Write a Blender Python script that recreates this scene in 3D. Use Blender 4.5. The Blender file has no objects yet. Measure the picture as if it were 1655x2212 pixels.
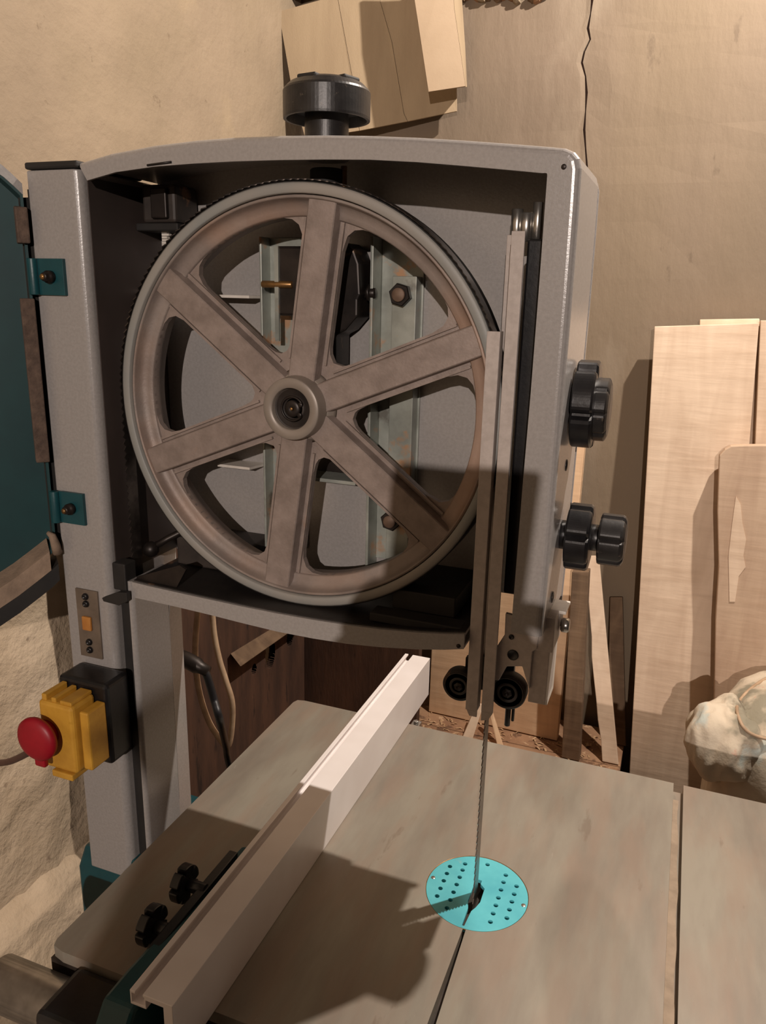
import bpy, bmesh, math, random
from mathutils import Vector, Matrix, noise

C = bpy.context.scene.collection
S = bpy.context.scene
H = 1.45                      # height of the lens above the floor; all numbers below are metres from the lens point

# ------------------------------------------------------------------ camera
F = 1684.56
MR = Matrix(((0.93238818, 0.11823408, -0.34157428),
             (0.36074866, -0.24519119, 0.89985648),
             (0.0226427, -0.96223801, -0.27126615)))   # rows: world X (right), Y (depth), Z (up) in picture axes
cam = bpy.data.cameras.new('camera')
cam_o = bpy.data.objects.new('camera', cam)
C.objects.link(cam_o)
S.camera = cam_o
cx_ = MR @ Vector((1, 0, 0)); cy_ = MR @ Vector((0, -1, 0)); cz_ = MR @ Vector((0, 0, -1))
m4 = Matrix(((cx_.x, cy_.x, cz_.x, 0), (cx_.y, cy_.y, cz_.y, 0), (cx_.z, cy_.z, cz_.z, H), (0, 0, 0, 1)))
cam_o.matrix_world = m4
cam.sensor_fit = 'VERTICAL'
cam.sensor_height = 24.0
cam.lens = F / 2212 * 24.0
cam.clip_start = 0.01
cam.clip_end = 50

# ------------------------------------------------------------------ light and exposure
S.view_settings.view_transform = 'Standard'
S.view_settings.look = 'None'
S.view_settings.exposure = 0.0
S.view_settings.gamma = 1.0
S.view_settings.use_curve_mapping = False
w = bpy.data.worlds.new('world'); S.world = w
w.use_nodes = True
bg = w.node_tree.nodes['Background']
bg.inputs[0].default_value = (1.0, 0.80, 0.68, 1)
bg.inputs[1].default_value = 0.0


def lamp(name, loc, power, col, r):
    l = bpy.data.lights.new(name, 'POINT')
    l.energy = power; l.color = col; l.shadow_soft_size = r
    o = bpy.data.objects.new(name, l)
    o.location = (loc[0], loc[1], loc[2] + H)
    C.objects.link(o)


lamp('hanging_bulb_over_saw', (0.31, 0.935, 0.824), 74.0, (1.0, 0.885, 0.785), 0.012)
lamp('bulb_behind_photographer', (0.35, -1.5, 0.42), 108.0, (1.0, 0.86, 0.775), 0.010)

# ------------------------------------------------------------------ helpers


def ray(px, py):
    return MR @ Vector(((px - 827.5) / F, (py - 1106.0) / F, 1.0))


def onY(px, py, Y):
    r = ray(px, py); return r * (Y / r.y)


def onX(px, py, X):
    r = ray(px, py); return r * (X / r.x)


def onZ(px, py, Z):
    r = ray(px, py); return r * (Z / r.z)


class MB:
    """collects shapes (lens-relative coordinates) and links them as one mesh object"""

    def __init__(s):
        s.v = []; s.f = []; s.sm = []

    def add(s, vs, fs, smooth=False):
        n = len(s.v)
        s.v += [tuple(v) for v in vs]
        s.f += [tuple(i + n for i in f) for f in fs]
        s.sm += [smooth] * len(fs)
        return s

    def box(s, lo, hi, rot=None, piv=None):
        (a, b, c), (d, e, f) = lo, hi
        vs = [Vector(p) for p in ((a, b, c), (d, b, c), (d, e, c), (a, e, c), (a, b, f), (d, b, f), (d, e, f), (a, e, f))]
        if rot is not None:
            piv = Vector(piv) if piv is not None else sum(vs, Vector()) / 8
            vs = [rot @ (v - piv) + piv for v in vs]
        return s.add(vs, [(0, 3, 2, 1), (4, 5, 6, 7), (0, 1, 5, 4), (1, 2, 6, 5), (2, 3, 7, 6), (3, 0, 4, 7)])

    def hexa(s, q):                       # 8 free corners, bottom loop then top loop
        return s.add(q, [(0, 3, 2, 1), (4, 5, 6, 7), (0, 1, 5, 4), (1, 2, 6, 5), (2, 3, 7, 6), (3, 0, 4, 7)])

    def prism(s, poly, ax, a, b):         # polygon extruded along axis ax (0,1,2) from a to b
        def P(p, t):
            q = list(p); q.insert(ax, t); return q
        n = len(poly)
        vs = [P(p, a) for p in poly] + [P(p, b) for p in poly]
        fs = [tuple(range(n)), tuple(range(2 * n - 1, n - 1, -1))] + [(i, i + n, (i + 1) % n + n, (i + 1) % n) for i in range(n)]
        return s.add(vs, fs)

    def lathe(s, prof, o, d, seg=48, smooth=True, ref=None):   # prof: (radius, distance along d)
        o = Vector(o); d = Vector(d).normalized()
        u = d.orthogonal().normalized() if ref is None else Vector(ref); v = d.cross(u)
        vs = []; fs = []
        for r, t in prof:
            for k in range(seg):
                a = 2 * math.pi * k / seg
                vs.append(o + d * t + (u * math.cos(a) + v * math.sin(a)) * max(r, 1e-5))
        m = len(prof)
        for i in range(m - 1):
            for k in range(seg):
                k2 = (k + 1) % seg
                fs.append((i * seg + k, i * seg + k2, (i + 1) * seg + k2, (i + 1) * seg + k))
        if prof[0] != prof[-1]:
            fs.append(tuple(range(seg - 1, -1, -1))); fs.append(tuple((m - 1) * seg + k for k in range(seg)))
        else:
            pass
        return s.add(vs, fs, smooth)

    def cyl(s, a, b, r, seg=24, ch=0.0, smooth=True):
        a = Vector(a); b = Vector(b); L = (b - a).length
        ch = ch or r * 0.08
        return s.lathe([(r - ch, 0), (r, ch), (r, L - ch), (r - ch, L)], a, b - a, seg, smooth)

    def tube(s, pts, r, seg=10, rr=None, flat=1.0):
        pts = [Vector(p) for p in pts]
        vs = []; fs = []; n = len(pts); u = None
        for i, p in enumerate(pts):
            d = (pts[min(i + 1, n - 1)] - pts[max(i - 1, 0)]).normalized()
            u = d.orthogonal().normalized() if u is None else (u - d * u.dot(d)).normalized()
            v = d.cross(u)
            R = r if rr is None else rr[i]
            for k in range(seg):
                a = 2 * math.pi * k / seg
                vs.append(p + (u * math.cos(a) + v * math.sin(a) * flat) * R)
        for i in range(n - 1):
            for k in range(seg):
                k2 = (k + 1) % seg
                fs.append((i * seg + k, i * seg + k2, (i + 1) * seg + k2, (i + 1) * seg + k))
        fs += [tuple(range(seg - 1, -1, -1)), tuple((n - 1) * seg + k for k in range(seg))]
        return s.add(vs, fs, True)

    def build(s, name, mat, parent=None, bevel=0, seg=2, label=None, cat=None, kind=None, group=None, subsurf=0, angle=0.6):
        me = bpy.data.meshes.new(name)
        if parent is None:
            xs = [v[0] for v in s.v]; ys = [v[1] for v in s.v]; zs = [v[2] for v in s.v]
            base = Vector(((min(xs) + max(xs)) / 2, (min(ys) + max(ys)) / 2, min(zs)))
            wo = base
        else:
            wo = Vector(parent['o']) if 'o' in parent else Vector((0, 0, 0))
        me.from_pydata([tuple(Vector(v) - wo) for v in s.v], [], s.f)
        me.polygons.foreach_set('use_smooth', s.sm)
        bm = bmesh.new(); bm.from_mesh(me)
        bmesh.ops.recalc_face_normals(bm, faces=bm.faces)
        bm.to_mesh(me); bm.free()
        for mm in (mat if isinstance(mat, list) else [mat]):
            me.materials.append(mm)
        o = bpy.data.objects.new(name, me)
        C.objects.link(o)
        if parent is None:
            o.location = wo + Vector((0, 0, H))
        else:
            o.parent = parent
        ORI[o.name] = wo
        o['o'] = tuple(wo)
        if bevel:
            b = o.modifiers.new('bevel', 'BEVEL'); b.width = bevel; b.segments = seg; b.limit_method = 'ANGLE'; b.angle_limit = angle
            b.harden_normals = False
        if subsurf:
            b = o.modifiers.new('sub', 'SUBSURF'); b.levels = subsurf; b.render_levels = subsurf
        for k, x in (('label', label), ('category', cat), ('kind', kind), ('group', group)):
            if x: o[k] = x
        return o


ORI = {}


def empty(name, loc, label, cat, group=None):
    o = bpy.data.objects.new(name, None); C.objects.link(o)
    o.location = (loc[0], loc[1], loc[2] + H); o.empty_display_size = 0.05
    o['o'] = tuple(loc)
    o['label'] = label; o['category'] = cat
    if group: o['group'] = group
    return o


def lin(c):
    return tuple(((x / 255) / 12.92 if x / 255 <= 0.04045 else ((x / 255 + 0.055) / 1.055) ** 2.4) for x in c)


def mat(name, c1, c2=None, rough=0.6, metal=0.0, scale=20, det=4, bump=0.0, bscale=None, stretch=(1, 1, 1), spots=None, contrast=(0.35, 0.65), spec=0.5, rv=0.0, big=None):
    """c in sRGB 0-255; spots = (colour, scale, threshold, strength)"""
    m = bpy.data.materials.new(name); m.use_nodes = True
    N = m.node_tree.nodes; L = m.node_tree.links
    b = N['Principled BSDF']
    b.inputs['Roughness'].default_value = rough
    b.inputs['Metallic'].default_value = metal
    b.inputs['Specular IOR Level'].default_value = spec
    tc = N.new('ShaderNodeTexCoord'); mp = N.new('ShaderNodeMapping')
    mp.inputs['Scale'].default_value = stretch
    L.new(tc.outputs['Object'], mp.inputs[0])
    vec = mp.outputs[0]

    def nz(sc, d=det, rough_=0.6):
        n = N.new('ShaderNodeTexNoise'); n.inputs['Scale'].default_value = sc; n.inputs['Detail'].default_value = d
        n.inputs['Roughness'].default_value = rough_
        L.new(vec, n.inputs['Vector']); return n.outputs['Fac']

    def ramp(src, a, b_):
        r = N.new('ShaderNodeMapRange'); r.inputs[1].default_value = a; r.inputs[2].default_value = b_
        L.new(src, r.inputs[0]); return r.outputs[0]

    def mix(fac, A, B, k=1.0):
        x = N.new('ShaderNodeMix'); x.data_type = 'RGBA'
        if k != 1.0:
            q = N.new('ShaderNodeMath'); q.operation = 'MULTIPLY'; q.inputs[1].default_value = k
            L.new(fac, q.inputs[0]); fac = q.outputs[0]
        L.new(fac, x.inputs[0])
        for val, idx in ((A, 6), (B, 7)):
            if isinstance(val, tuple): x.inputs[idx].default_value = (*lin(val), 1)
            else: L.new(val, x.inputs[idx])
        return x.outputs[2]
    col = None
    if c2 is None:
        b.inputs['Base Color'].default_value = (*lin(c1), 1)
        if spots or big:
            col = mix(ramp(nz(scale), .5, .6), c1, c1)
    else:
        col = mix(ramp(nz(scale), *contrast), c1, c2)
    if big:
        col = mix(ramp(nz(big[1], 3), 0.45, 0.62), col, big[0], big[2])
    for sp in (spots or []):
        col = mix(ramp(nz(sp[1], 5), sp[2], sp[2] + 0.06), col, sp[0], sp[3])
    if col is not None:
        L.new(col, b.inputs['Base Color'])
    if rv:
        r = N.new('ShaderNodeMapRange'); r.inputs[3].default_value = rough - rv; r.inputs[4].default_value = rough + rv
        L.new(nz(scale * 0.7), r.inputs[0]); L.new(r.outputs[0], b.inputs['Roughness'])
    if bump:
        bp = N.new('ShaderNodeBump'); bp.inputs['Strength'].default_value = 1.0; bp.inputs['Distance'].default_value = bump
        L.new(nz(bscale or scale * 2, 6), bp.inputs['Height']); L.new(bp.outputs[0], b.inputs['Normal'])
    return m


M = {}
M['paint'] = mat('hammered grey paint', (156, 152, 149), (148, 144, 141), 0.25, 0.0, 420, 2, 0.0001, 600, spec=.8)
M['paint_in'] = mat('grey paint inside', (158, 153, 151), (140, 134, 131), 0.5, 0.0, 40, 4, 0.00015, 400, spots=[((176, 140, 108), 14, .62, .55)])
M['cast'] = mat('dusty cast aluminium', (150, 136, 128), (128, 115, 107), 0.5, 0.12, 60, 5, 0.00025, 500, spots=[((170, 134, 108), 16, .66, .4)])
M['castrim'] = mat('dusty cast rim', (146, 134, 126), (126, 114, 107), 0.5, 0.12, 30, 5, 0.0002, 400, big=((176, 134, 104), 9, .35))
M['machined'] = mat('machined rim face', (150, 144, 136), (130, 134, 132), 0.5, 0.0, 9, 3, 0.0001, 500)
M['hubring'] = mat('machined hub ring', (146, 136, 126), (134, 124, 114), 0.42, 0.15, 30, 3)
M['black'] = mat('black plastic', (30, 29, 30), (20, 19, 20), 0.32, 0.0, 60, 3, 0.0001, 300)
M['knobtop'] = mat('dusty black plastic', (40, 38, 37), (27, 25, 25), 0.38, 0.0, 90, 5, 0.0001, 300, spots=[((112, 100, 88), 160, .64, .4)])
M['rubber'] = mat('black rubber', (26, 24, 23), (36, 33, 30), 0.7, 0.0, 40)
M['blacksteel'] = mat('blackened steel', (52, 45, 41), (34, 29, 27), 0.42, 0.5, 50, 5, spots=[((120, 96, 72), 60, .66, .5)])
M['darkbox'] = mat('dark cast box', (62, 54, 48), (42, 36, 33), 0.6, 0.0, 50, 4, spots=[((140, 100, 70), 30, .66, .6)])
M['steel'] = mat('bright steel', (190, 186, 180), (160, 156, 150), 0.26, 0.9, 60, 3)
M['bluesteel'] = mat('saw blade steel', (120, 112, 106), (90, 84, 80), 0.32, 0.9, 80, 3)
M['zinc'] = mat('greenish zinc plate', (172, 176, 168), (140, 144, 136), 0.4, 0.3, 30, 5, spots=[((190, 140, 96), 26, .57, .75), ((70, 56, 46), 18, .62, .6)])
M['guard'] = mat('grey painted guard', (182, 172, 165), (170, 160, 153), 0.5, 0.0, 200, 2, 0.0001, 400, spots=[((60, 48, 40), 150, .74, .9)])
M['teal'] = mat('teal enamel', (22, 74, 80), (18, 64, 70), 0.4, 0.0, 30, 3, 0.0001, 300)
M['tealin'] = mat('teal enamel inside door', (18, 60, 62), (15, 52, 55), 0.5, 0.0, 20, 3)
M['felt'] = mat('brown foam strip', (104, 86, 74), (76, 62, 54), 0.95, 0.0, 120, 5, 0.001, 300)
M['dustled'] = mat('dusty lip', (158, 136, 116), (128, 110, 94), 0.9, 0.0, 40, 5, 0.0006, 300)
M['table'] = mat('ground cast iron', (150, 144, 131), (130, 122, 111), 0.42, 0.15, 4, 7, 0.00003, 500, stretch=(7, 1.6, 7), big=((150, 128, 112), 5, .4), spots=[((112, 96, 82), 9, .66, .45), ((170, 162, 150), 30, .70, .4)])
M['ironedge'] = mat('dark iron edge', (70, 60, 52), (44, 37, 32), 0.55, 0.3, 60, 5)
M['insert'] = mat('turquoise insert', (98, 196, 206), (80, 178, 192), 0.4, 0.0, 30, 4, spots=[((180, 190, 180), 60, .68, .3)])
M['alu'] = mat('anodised aluminium', (246, 240, 238), (240, 233, 230), 0.36, 0.1, 20, 2, 0.0, 600, spots=[((150, 130, 120), 200, .78, .8)])
M['yellow'] = mat('yellow plastic', (204, 154, 58), (184, 134, 46), 0.42, 0.0, 40, 4, spots=[((176, 130, 30), 90, .62, .5)])
M['red'] = mat('red plastic', (158, 14, 34), (144, 12, 30), 0.45, 0.0, 60)
M['white'] = mat('white plastic', (225, 218, 208), (205, 198, 188), 0.4, 0.0, 60)
M['rustend'] = mat('rusty bolt end', (128, 104, 86), (98, 78, 64), 0.6, 0.2, 80)
M['plate'] = mat('dull steel plate', (122, 108, 94), (104, 92, 80), 0.5, 0.2, 60)
M['dustfill'] = mat('packed sawdust', (160, 142, 122), (140, 124, 106), 0.9, 0.0, 60, 5, 0.0003, 300)
M['brass'] = mat('brass coloured nut', (170, 130, 80), (120, 88, 56), 0.35, 0.7, 60)
M['orangewood'] = mat('orange wood', (200, 142, 70), (170, 110, 50), 0.6, 0.0, 40)
M['card'] = mat('cardboard', (170, 150, 122), (160, 140, 113), 0.85, 0.0, 6, 4, 0.0003, 200, stretch=(6, 6, 1))
M['card_in'] = mat('cardboard flap', (182, 160, 134), (172, 150, 124), 0.85, 0.0, 8, 4, 0.0002, 200)
M['concrete'] = mat('concrete wall', (140, 123, 106), (120, 106, 90), 0.92, 0.0, 3.6, 8, 0.003, 22, contrast=(.3, .7), stretch=(1, 1, .4), big=((134, 118, 97), 1.6, .7), spots=[((96, 82, 68), 30, .67, .45), ((154, 140, 122), 3.0, .58, .5)])
M['render'] = mat('rough yellowish plaster', (164, 146, 123), (142, 126, 106), 0.92, 0.0, 3.5, 8, 0.006, 16, contrast=(.3, .7), big=((134, 120, 94), 1.5, .6), spots=[((100, 84, 66), 26, .66, .7), ((176, 156, 126), 2.5, .58, .5)])
M['lit_mortar'] = mat('coarse wall coat with light painted in', (206, 186, 160), (172, 152, 126), 0.95, 0.0, 6, 8, 0.012, 14, contrast=(.3, .7), spots=[((128, 108, 88), 30, .64, .7), ((216, 198, 172), 4, .58, .5)])  # coarse texture of the wall foot, paled to stand in for light there
M['crack'] = mat('crack filling', (88, 66, 56), (70, 52, 44), 0.95)
M['floor'] = mat('dirt floor', (62, 50, 41), (46, 37, 30), 0.95, 0.0, 12, 6, 0.004, 30)
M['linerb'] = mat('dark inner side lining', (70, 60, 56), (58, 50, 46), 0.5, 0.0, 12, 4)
M['liner'] = mat('black tray liner with sawdust', (26, 23, 22), (38, 33, 30), 0.5, 0.0, 40, 4, 0.0002, 200, spots=[((158, 114, 82), 11, .55, .8)])
M['low_bounce_plaster'] = mat('basement plaster darkened against bounce', (62, 52, 44), (48, 40, 34), 0.95, 0.0, 4, 5)  # unseen walls and ceiling, darkened to cut bounced light
M['oldwood'] = mat('dark stained board', (92, 64, 48), (60, 42, 33), 0.8, 0.0, 8, 6, 0.0008, 60, stretch=(3, 3, .6), spots=[((36, 26, 21), 24, .62, .7), ((140, 110, 84), 60, .70, .6)])
M['bench'] = mat('dusty bench top', (176, 138, 106), (140, 104, 78), 0.92, 0.0, 14, 6, 0.002, 50, spots=[((90, 64, 48), 34, .58, .7), ((214, 180, 142), 60, .60, .7)])
M['shaving'] = mat('wood shavings', (206, 172, 134), (172, 134, 98), 0.9)


def wood(name, c1, c2, grain=1.0, knots=True, fuzz=((176, 146, 118), 3.0, .5, .35)):
    m = bpy.data.materials.new(name); m.use_nodes = True
    N = m.node_tree.nodes; L = m.node_tree.links
    b = N['Principled BSDF']; b.inputs['Roughness'].default_value = 0.82
    tc = N.new('ShaderNodeTexCoord')
    mp = N.new('ShaderNodeMapping'); mp.inputs['Scale'].default_value = (7, 7, 1.1)
    L.new(tc.outputs['Object'], mp.inputs[0])
    n1 = N.new('ShaderNodeTexNoise'); n1.inputs['Scale'].default_value = 5 * grain; n1.inputs['Detail'].default_value = 7
    n1.inputs['Distortion'].default_value = 0.6
    L.new(mp.outputs[0], n1.inputs['Vector'])
    r = N.new('ShaderNodeMapRange'); r.inputs[1].default_value = .32; r.inputs[2].default_value = .68; L.new(n1.outputs[0], r.inputs[0])
    x = N.new('ShaderNodeMix'); x.data_type = 'RGBA'; L.new(r.outputs[0], x.inputs[0])
    x.inputs[6].default_value = (*lin(c1), 1); x.inputs[7].default_value = (*lin(c2), 1)
    # cross-wise saw marks
    mp2 = N.new('ShaderNodeMapping'); mp2.inputs['Scale'].default_value = (3.5, 3.5, 26); L.new(tc.outputs['Object'], mp2.inputs[0])
    n2 = N.new('ShaderNodeTexNoise'); n2.inputs['Scale'].default_value = 3; n2.inputs['Detail'].default_value = 4; L.new(mp2.outputs[0], n2.inputs['Vector'])
    n3 = N.new('ShaderNodeTexNoise'); n3.inputs['Scale'].default_value = 7; n3.inputs['Detail'].default_value = 3; L.new(tc.outputs['Object'], n3.inputs['Vector'])
    r2 = N.new('ShaderNodeMapRange'); r2.inputs[1].default_value = .5; r2.inputs[2].default_value = .75; L.new(n2.outputs[0], r2.inputs[0])
    mq = N.new('ShaderNodeMath'); mq.operation = 'MULTIPLY'; L.new(r2.outputs[0], mq.inputs[0]); mq.inputs[1].default_value = 0.6
    mm = N.new('ShaderNodeMath'); mm.operation = 'MULTIPLY'; L.new(mq.outputs[0], mm.inputs[0]); L.new(n3.outputs[0], mm.inputs[1])
    x2 = N.new('ShaderNodeMix'); x2.data_type = 'RGBA'; L.new(mm.outputs[0], x2.inputs[0]); L.new(x.outputs[2], x2.inputs[6])
    x2.inputs[7].default_value = (*lin(fuzz[0]), 1)
    L.new(x2.outputs[2], b.inputs['Base Color'])
    bp = N.new('ShaderNodeBump'); bp.inputs['Distance'].default_value = 0.0008; L.new(n2.outputs[0], bp.inputs['Height']); L.new(bp.outputs[0], b.inputs['Normal'])
    return m


M['plank'] = wood('sawn pine', (232, 208, 182), (214, 188, 162))
M['plank2'] = wood('sawn pine darker', (222, 196, 170), (202, 176, 150))
M['pine'] = wood('orange pine', (238, 204, 166), (222, 184, 146))
M['bark'] = wood('waney board', (204, 178, 152), (184, 156, 132))
M['post'] = wood('weathered post', (128, 104, 80), (96, 76, 58))


def clothmat():
    m = mat('paint spattered canvas', (226, 212, 190), (204, 188, 164), 0.95, 0, 8, 6, 0.001, 90,
            spots=[((134, 130, 112), 7.5, .53, .8), ((104, 86, 70), 14, .62, .75), ((196, 212, 208), 9.3, .58, .7), ((204, 120, 96), 17, .66, .7)])
    return m


M['cloth'] = clothmat()

# ------------------------------------------------------------------ room
YB, XL = 1.40, -0.708
FL = -H


def wallgrid(fn, nu, nv, name, m, parent=None, **kw):
    mb = MB(); vs = []; fs = []
    for j in range(nv + 1):
        for i in range(nu + 1):
            vs.append(fn(i / nu, j / nv))
    for j in range(nv):
        for i in range(nu):
            a = j * (nu + 1) + i
            fs.append((a, a + 1, a + nu + 2, a + nu + 1))
    mb.add(vs, fs, True)
    return mb.build(name, m, parent, **kw)


def nz3(p, s):
    return noise.fractal(Vector(p) * s, 1.0, 2.0, 5)


# back wall in two halves with a real crack between them
crack = [(1280, -160), (1276, -60), (1279, 0), (1276, 28), (1270, 60), (1275, 85), (1262, 112), (1257, 135), (1265, 165), (1267, 200),
         (1265, 240), (1262, 280), (1265, 320), (1268, 360), (1262, 400), (1266, 480), (1262, 600)]
ck = [onY(a, b, YB) for a, b in crack]
mb = MB()
ZT = 0.84


def wallx(x, z):
    return YB + 0.004 * nz3((x, 0, z), 5)


def halfwall(side):
    mb = MB(); vs = []; fs = []
    rows = [(c.x, c.z) for c in ck]
    rows = [(rows[0][0], ZT + .5)] + [r for r in rows if r[1] < ZT + .45] + [(rows[-1][0], -0.3), (rows[-1][0], -0.8), (rows[-1][0], FL - .05)]
    n = 24; far = -1.0 if side < 0 else 4.2
    for k, (x, z) in enumerate(rows):
        hw = 0.0016 if z > 0.1 else 0.0006
        hw *= 1 + 0.4 * math.sin(k * 2.7)
        if k > len(crack) - 2: hw = 0.0001
        x0 = x + side * hw
        for i in range(n + 1):
            xx = x0 + (far - x0) * (i / n) ** 1.5
            vs.append((xx, wallx(xx, z) if i > 0 else YB, z))
    # back lip of the crack
    for k in range(len(rows) - 1):
        for i in range(n):
            a = k * (n + 1) + i
            fs.append((a, a + 1, a + n + 2, a + n + 1))
    base = len(vs)
    for k in range(len(rows)):
        v = vs[k * (n + 1)]; vs.append((v[0], YB + 0.03, v[2]))
    for k in range(len(rows) - 1):
        fs.append((k * (n + 1), (k + 1) * (n + 1), base + k + 1, base + k))
    return mb.add(vs, fs)


mb = halfwall(-1); m2 = halfwall(1); mb.add(m2.v, m2.f)
wb = mb.build('wall_back', [M['concrete'], M['crack']], kind='structure')
wb['label'] = 'grey-brown concrete back wall with a long vertical crack'
q = MB().box((-0.30, YB + 0.0055, -0.4), (0.0, YB + 0.02, 1.1)); q.build('crack_filling', M['crack'], wb)
# broken rubble at the top of the wall where the render has fallen away
random.seed(3)
for k in range(34):
    px = 905 + k * 8.5; py = -10 + 9 * math.sin(k * 1.3) - (8 if k < 4 else 0) + random.uniform(-6, 8)
    c = onY(px, py, YB - 0.004)
    r = random.uniform(.004, .008)
    mbs = MB(); vs = []
    fs = []
    n = 7
    for j in range(3):
        for i in range(n):
            a = 2 * math.pi * i / n
            rr = r * (1.0, .85, .35)[j] * random.uniform(.75, 1.2)
            vs.append((c.x + rr * 1.3 * math.cos(a), c.y + (0.006, -.003, -.008)[j], c.z + rr * math.sin(a)))
    for j in range(2):
        for i in range(n):
            fs.append((j * n + i, j * n + (i + 1) % n, (j + 1) * n + (i + 1) % n, (j + 1) * n + i))
    fs.append(tuple(2 * n + i for i in range(n)))
    mbs.add(vs, fs); mbs.build('stone', (M['bench'], M['render'], M['post'])[k % 3], wb)


def lw(u, v):
    y = -0.6 + u * (YB + 0.02 + 0.6); z = FL - .02 + v * (1.34 - FL)
    low = max(0.0, min(1.0, (-0.25 - z) / 0.3))
    d = 0.004 * nz3((1, y, z), 4) + low * 0.009 * nz3((4, y, z), 14)
    return (XL + d, y, z)


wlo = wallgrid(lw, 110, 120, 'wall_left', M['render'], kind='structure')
wlo.data.materials.append(M['lit_mortar'])
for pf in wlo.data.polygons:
    if pf.center[2] + FL < -.26 + .12 * nz3((7, pf.center[1], 0), 3): pf.material_index = 1  # lower wall takes the paler coat, painted as if lit
wlo['label'] = 'yellowish plastered left wall, rough near its foot'
wallgrid(lambda u, v: (4.2, -5.0 + u * 6.5, FL + v * 2.8), 4, 4, 'wall_right', M['low_bounce_plaster'], kind='structure')
wallgrid(lambda u, v: (XL - .1 + u * 5.0, -5.0, FL + v * 2.8), 4, 4, 'wall_front', M['low_bounce_plaster'], kind='structure')
wallgrid(lambda u, v: (XL + 0.0, -5.0 + u * 4.40, FL + v * 2.8), 4, 4, 'wall_left', M['render'], kind='structure')
MB().box((XL - .1, -5.1, FL - .1), (4.3, YB + .2, FL)).build('floor', M['floor'], kind='structure')
MB().box((XL - .1, -5.1, 1.33), (4.3, YB + .2, 1.4)).build('ceiling', M['low_bounce_plaster'], kind='structure')


def plinth(u, v):
    y = -0.5 + u * (YB + 0.5)
    prof = [(0.0, -0.745), (0.012, -0.755), (0.026, -0.775), (0.034, -0.81), (0.040, -1.0), (0.05, FL - .01)]
    t = v * (len(prof) - 1); i = min(int(t), len(prof) - 2); f = t - i
    x = prof[i][0] * (1 - f) + prof[i + 1][0] * f; z = prof[i][1] * (1 - f) + prof[i + 1][1] * f
    d = 0.012 * nz3((2, y * 1.0, z), 8)
    return (XL + x - 0.004 + d * (0.8 + v), y, z + d * (1 - v))


p = wallgrid(plinth, 150, 50, 'trim_1', M['lit_mortar'], kind='structure')
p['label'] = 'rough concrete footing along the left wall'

# ------------------------------------------------------------------ background boards and clutter
ZB = -0.785


def leaner(name, pts_front, thick, material, label, cat, group=None, bevel=0.0012, n=10, wav=0.0):
    """plank given by its four front corners (bl, br, tr, tl), thickness backwards"""
    bl, br, tr, tl = [Vector(q) for q in pts_front]
    nrm = (br - bl).cross(tl - bl).normalized()
    if nrm.y < 0: nrm = -nrm
    vs = []; fs = []
    for k in range(n + 1):
        t = k / n
        a = bl.lerp(tl, t); b = br.lerp(tr, t)
        e = wav * math.sin(t * 9 + 1) + wav * .6 * math.sin(t * 23)
        a = a + (b - a).normalized() * e
        for q in (a, b, b + nrm * thick, a + nrm * thick): vs.append(q)
    for k in range(n):
        for i in range(4):
            fs.append((k * 4 + i, k * 4 + (i + 1) % 4, (k + 1) * 4 + (i + 1) % 4, (k + 1) * 4 + i))
    fs += [(3, 2, 1, 0), tuple(n * 4 + i for i in range(4))]
    mb = MB().add(vs, fs)
    return mb.build(name, material, None, bevel=bevel, label=label, cat=cat, group=group)


def q4(pb, pt, yb, yt, zb=None):
    """front corners from picture columns: bottoms pb=((x,y),(x,y)) at depth yb, tops pt at depth yt; run on down to zb"""
    bl = onY(*pb[0], yb); br = onY(*pb[1], yb); tl = onY(*pt[0], yt); tr = onY(*pt[1], yt)
    if zb is not None:
        for a, b in ((bl, tl), (br, tr)):
            pass
        t = (zb - tl.z) / (bl.z - tl.z); bl = tl.lerp(bl, t)
        t = (zb - tr.z) / (br.z - tr.z); br = tr.lerp(br, t)
    return bl, br, tr, tl


leaner('plank', q4(((1361, 1650), (1532, 1690)), ((1414, 705), (1512, 703)), 1.16, 1.35, ZB + .002)[:4], 0.022, M['plank'],
       'wide pale sawn plank leaning on the back wall, its left edge casting a wedge of shadow', 'plank', 'planks leaning on the back wall') if False else None
a = q4(((1361, 1650), (1560, 1700)), ((1414, 705), (1640, 698)), 1.295, 1.352, FL + .001)
leaner('plank', a, 0.02, M['plank'], 'wide pale rough sawn plank, leftmost of the tall planks on the back wall', 'plank')
a = q4(((1480, 1690), (1700, 1740)), ((1512, 690), (1641, 688)), 1.325, 1.376, FL + .001)
leaner('plank', a, 0.012, M['plank'], 'pale plank standing behind the wide one, its top edge just above it', 'plank')
a = q4(((1600, 1700), (1800, 1740)), ((1643, 692), (1790, 692)), 1.295, 1.352, FL + .001)
leaner('plank', a, 0.02, M['plank2'], 'tall plank cut by the right edge of the picture', 'plank')
# short waney board in front of them
bl, br, tr, tl = q4(((1530, 1700), (1790, 1740)), ((1560, 985), (1790, 985)), 1.25, 1.292, FL + .001)
mb = MB(); outline = []
for k in range(15):
    t = k / 14; a = bl.lerp(tl, t); outline.append((a + (br - bl).normalized() * (0.003 * math.sin(t * 11) + 0.002 * math.sin(t * 31)), t))
u = (tr - tl).normalized(); up = (tl - bl).normalized()
rim = [o_[0] for o_ in outline] + [tl + up * .010 + u * .004, tl + up * .015 + u * .012, tl + up * .016 + u * .03, tr + up * .016, br]
nr = u.cross(up).normalized(); nr = nr if nr.y > 0 else -nr
n = len(rim)
mb.add(rim + [r + nr * .028 for r in rim], [tuple(range(n)), tuple(range(2 * n - 1, n - 1, -1))] + [(i, (i + 1) % n, (i + 1) % n + n, i + n) for i in range(n)])
sb = mb.build('board', M['bark'], bevel=0.0015, label='short waney-edged board with a rounded corner, in front of the tall planks', cat='board')
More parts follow.
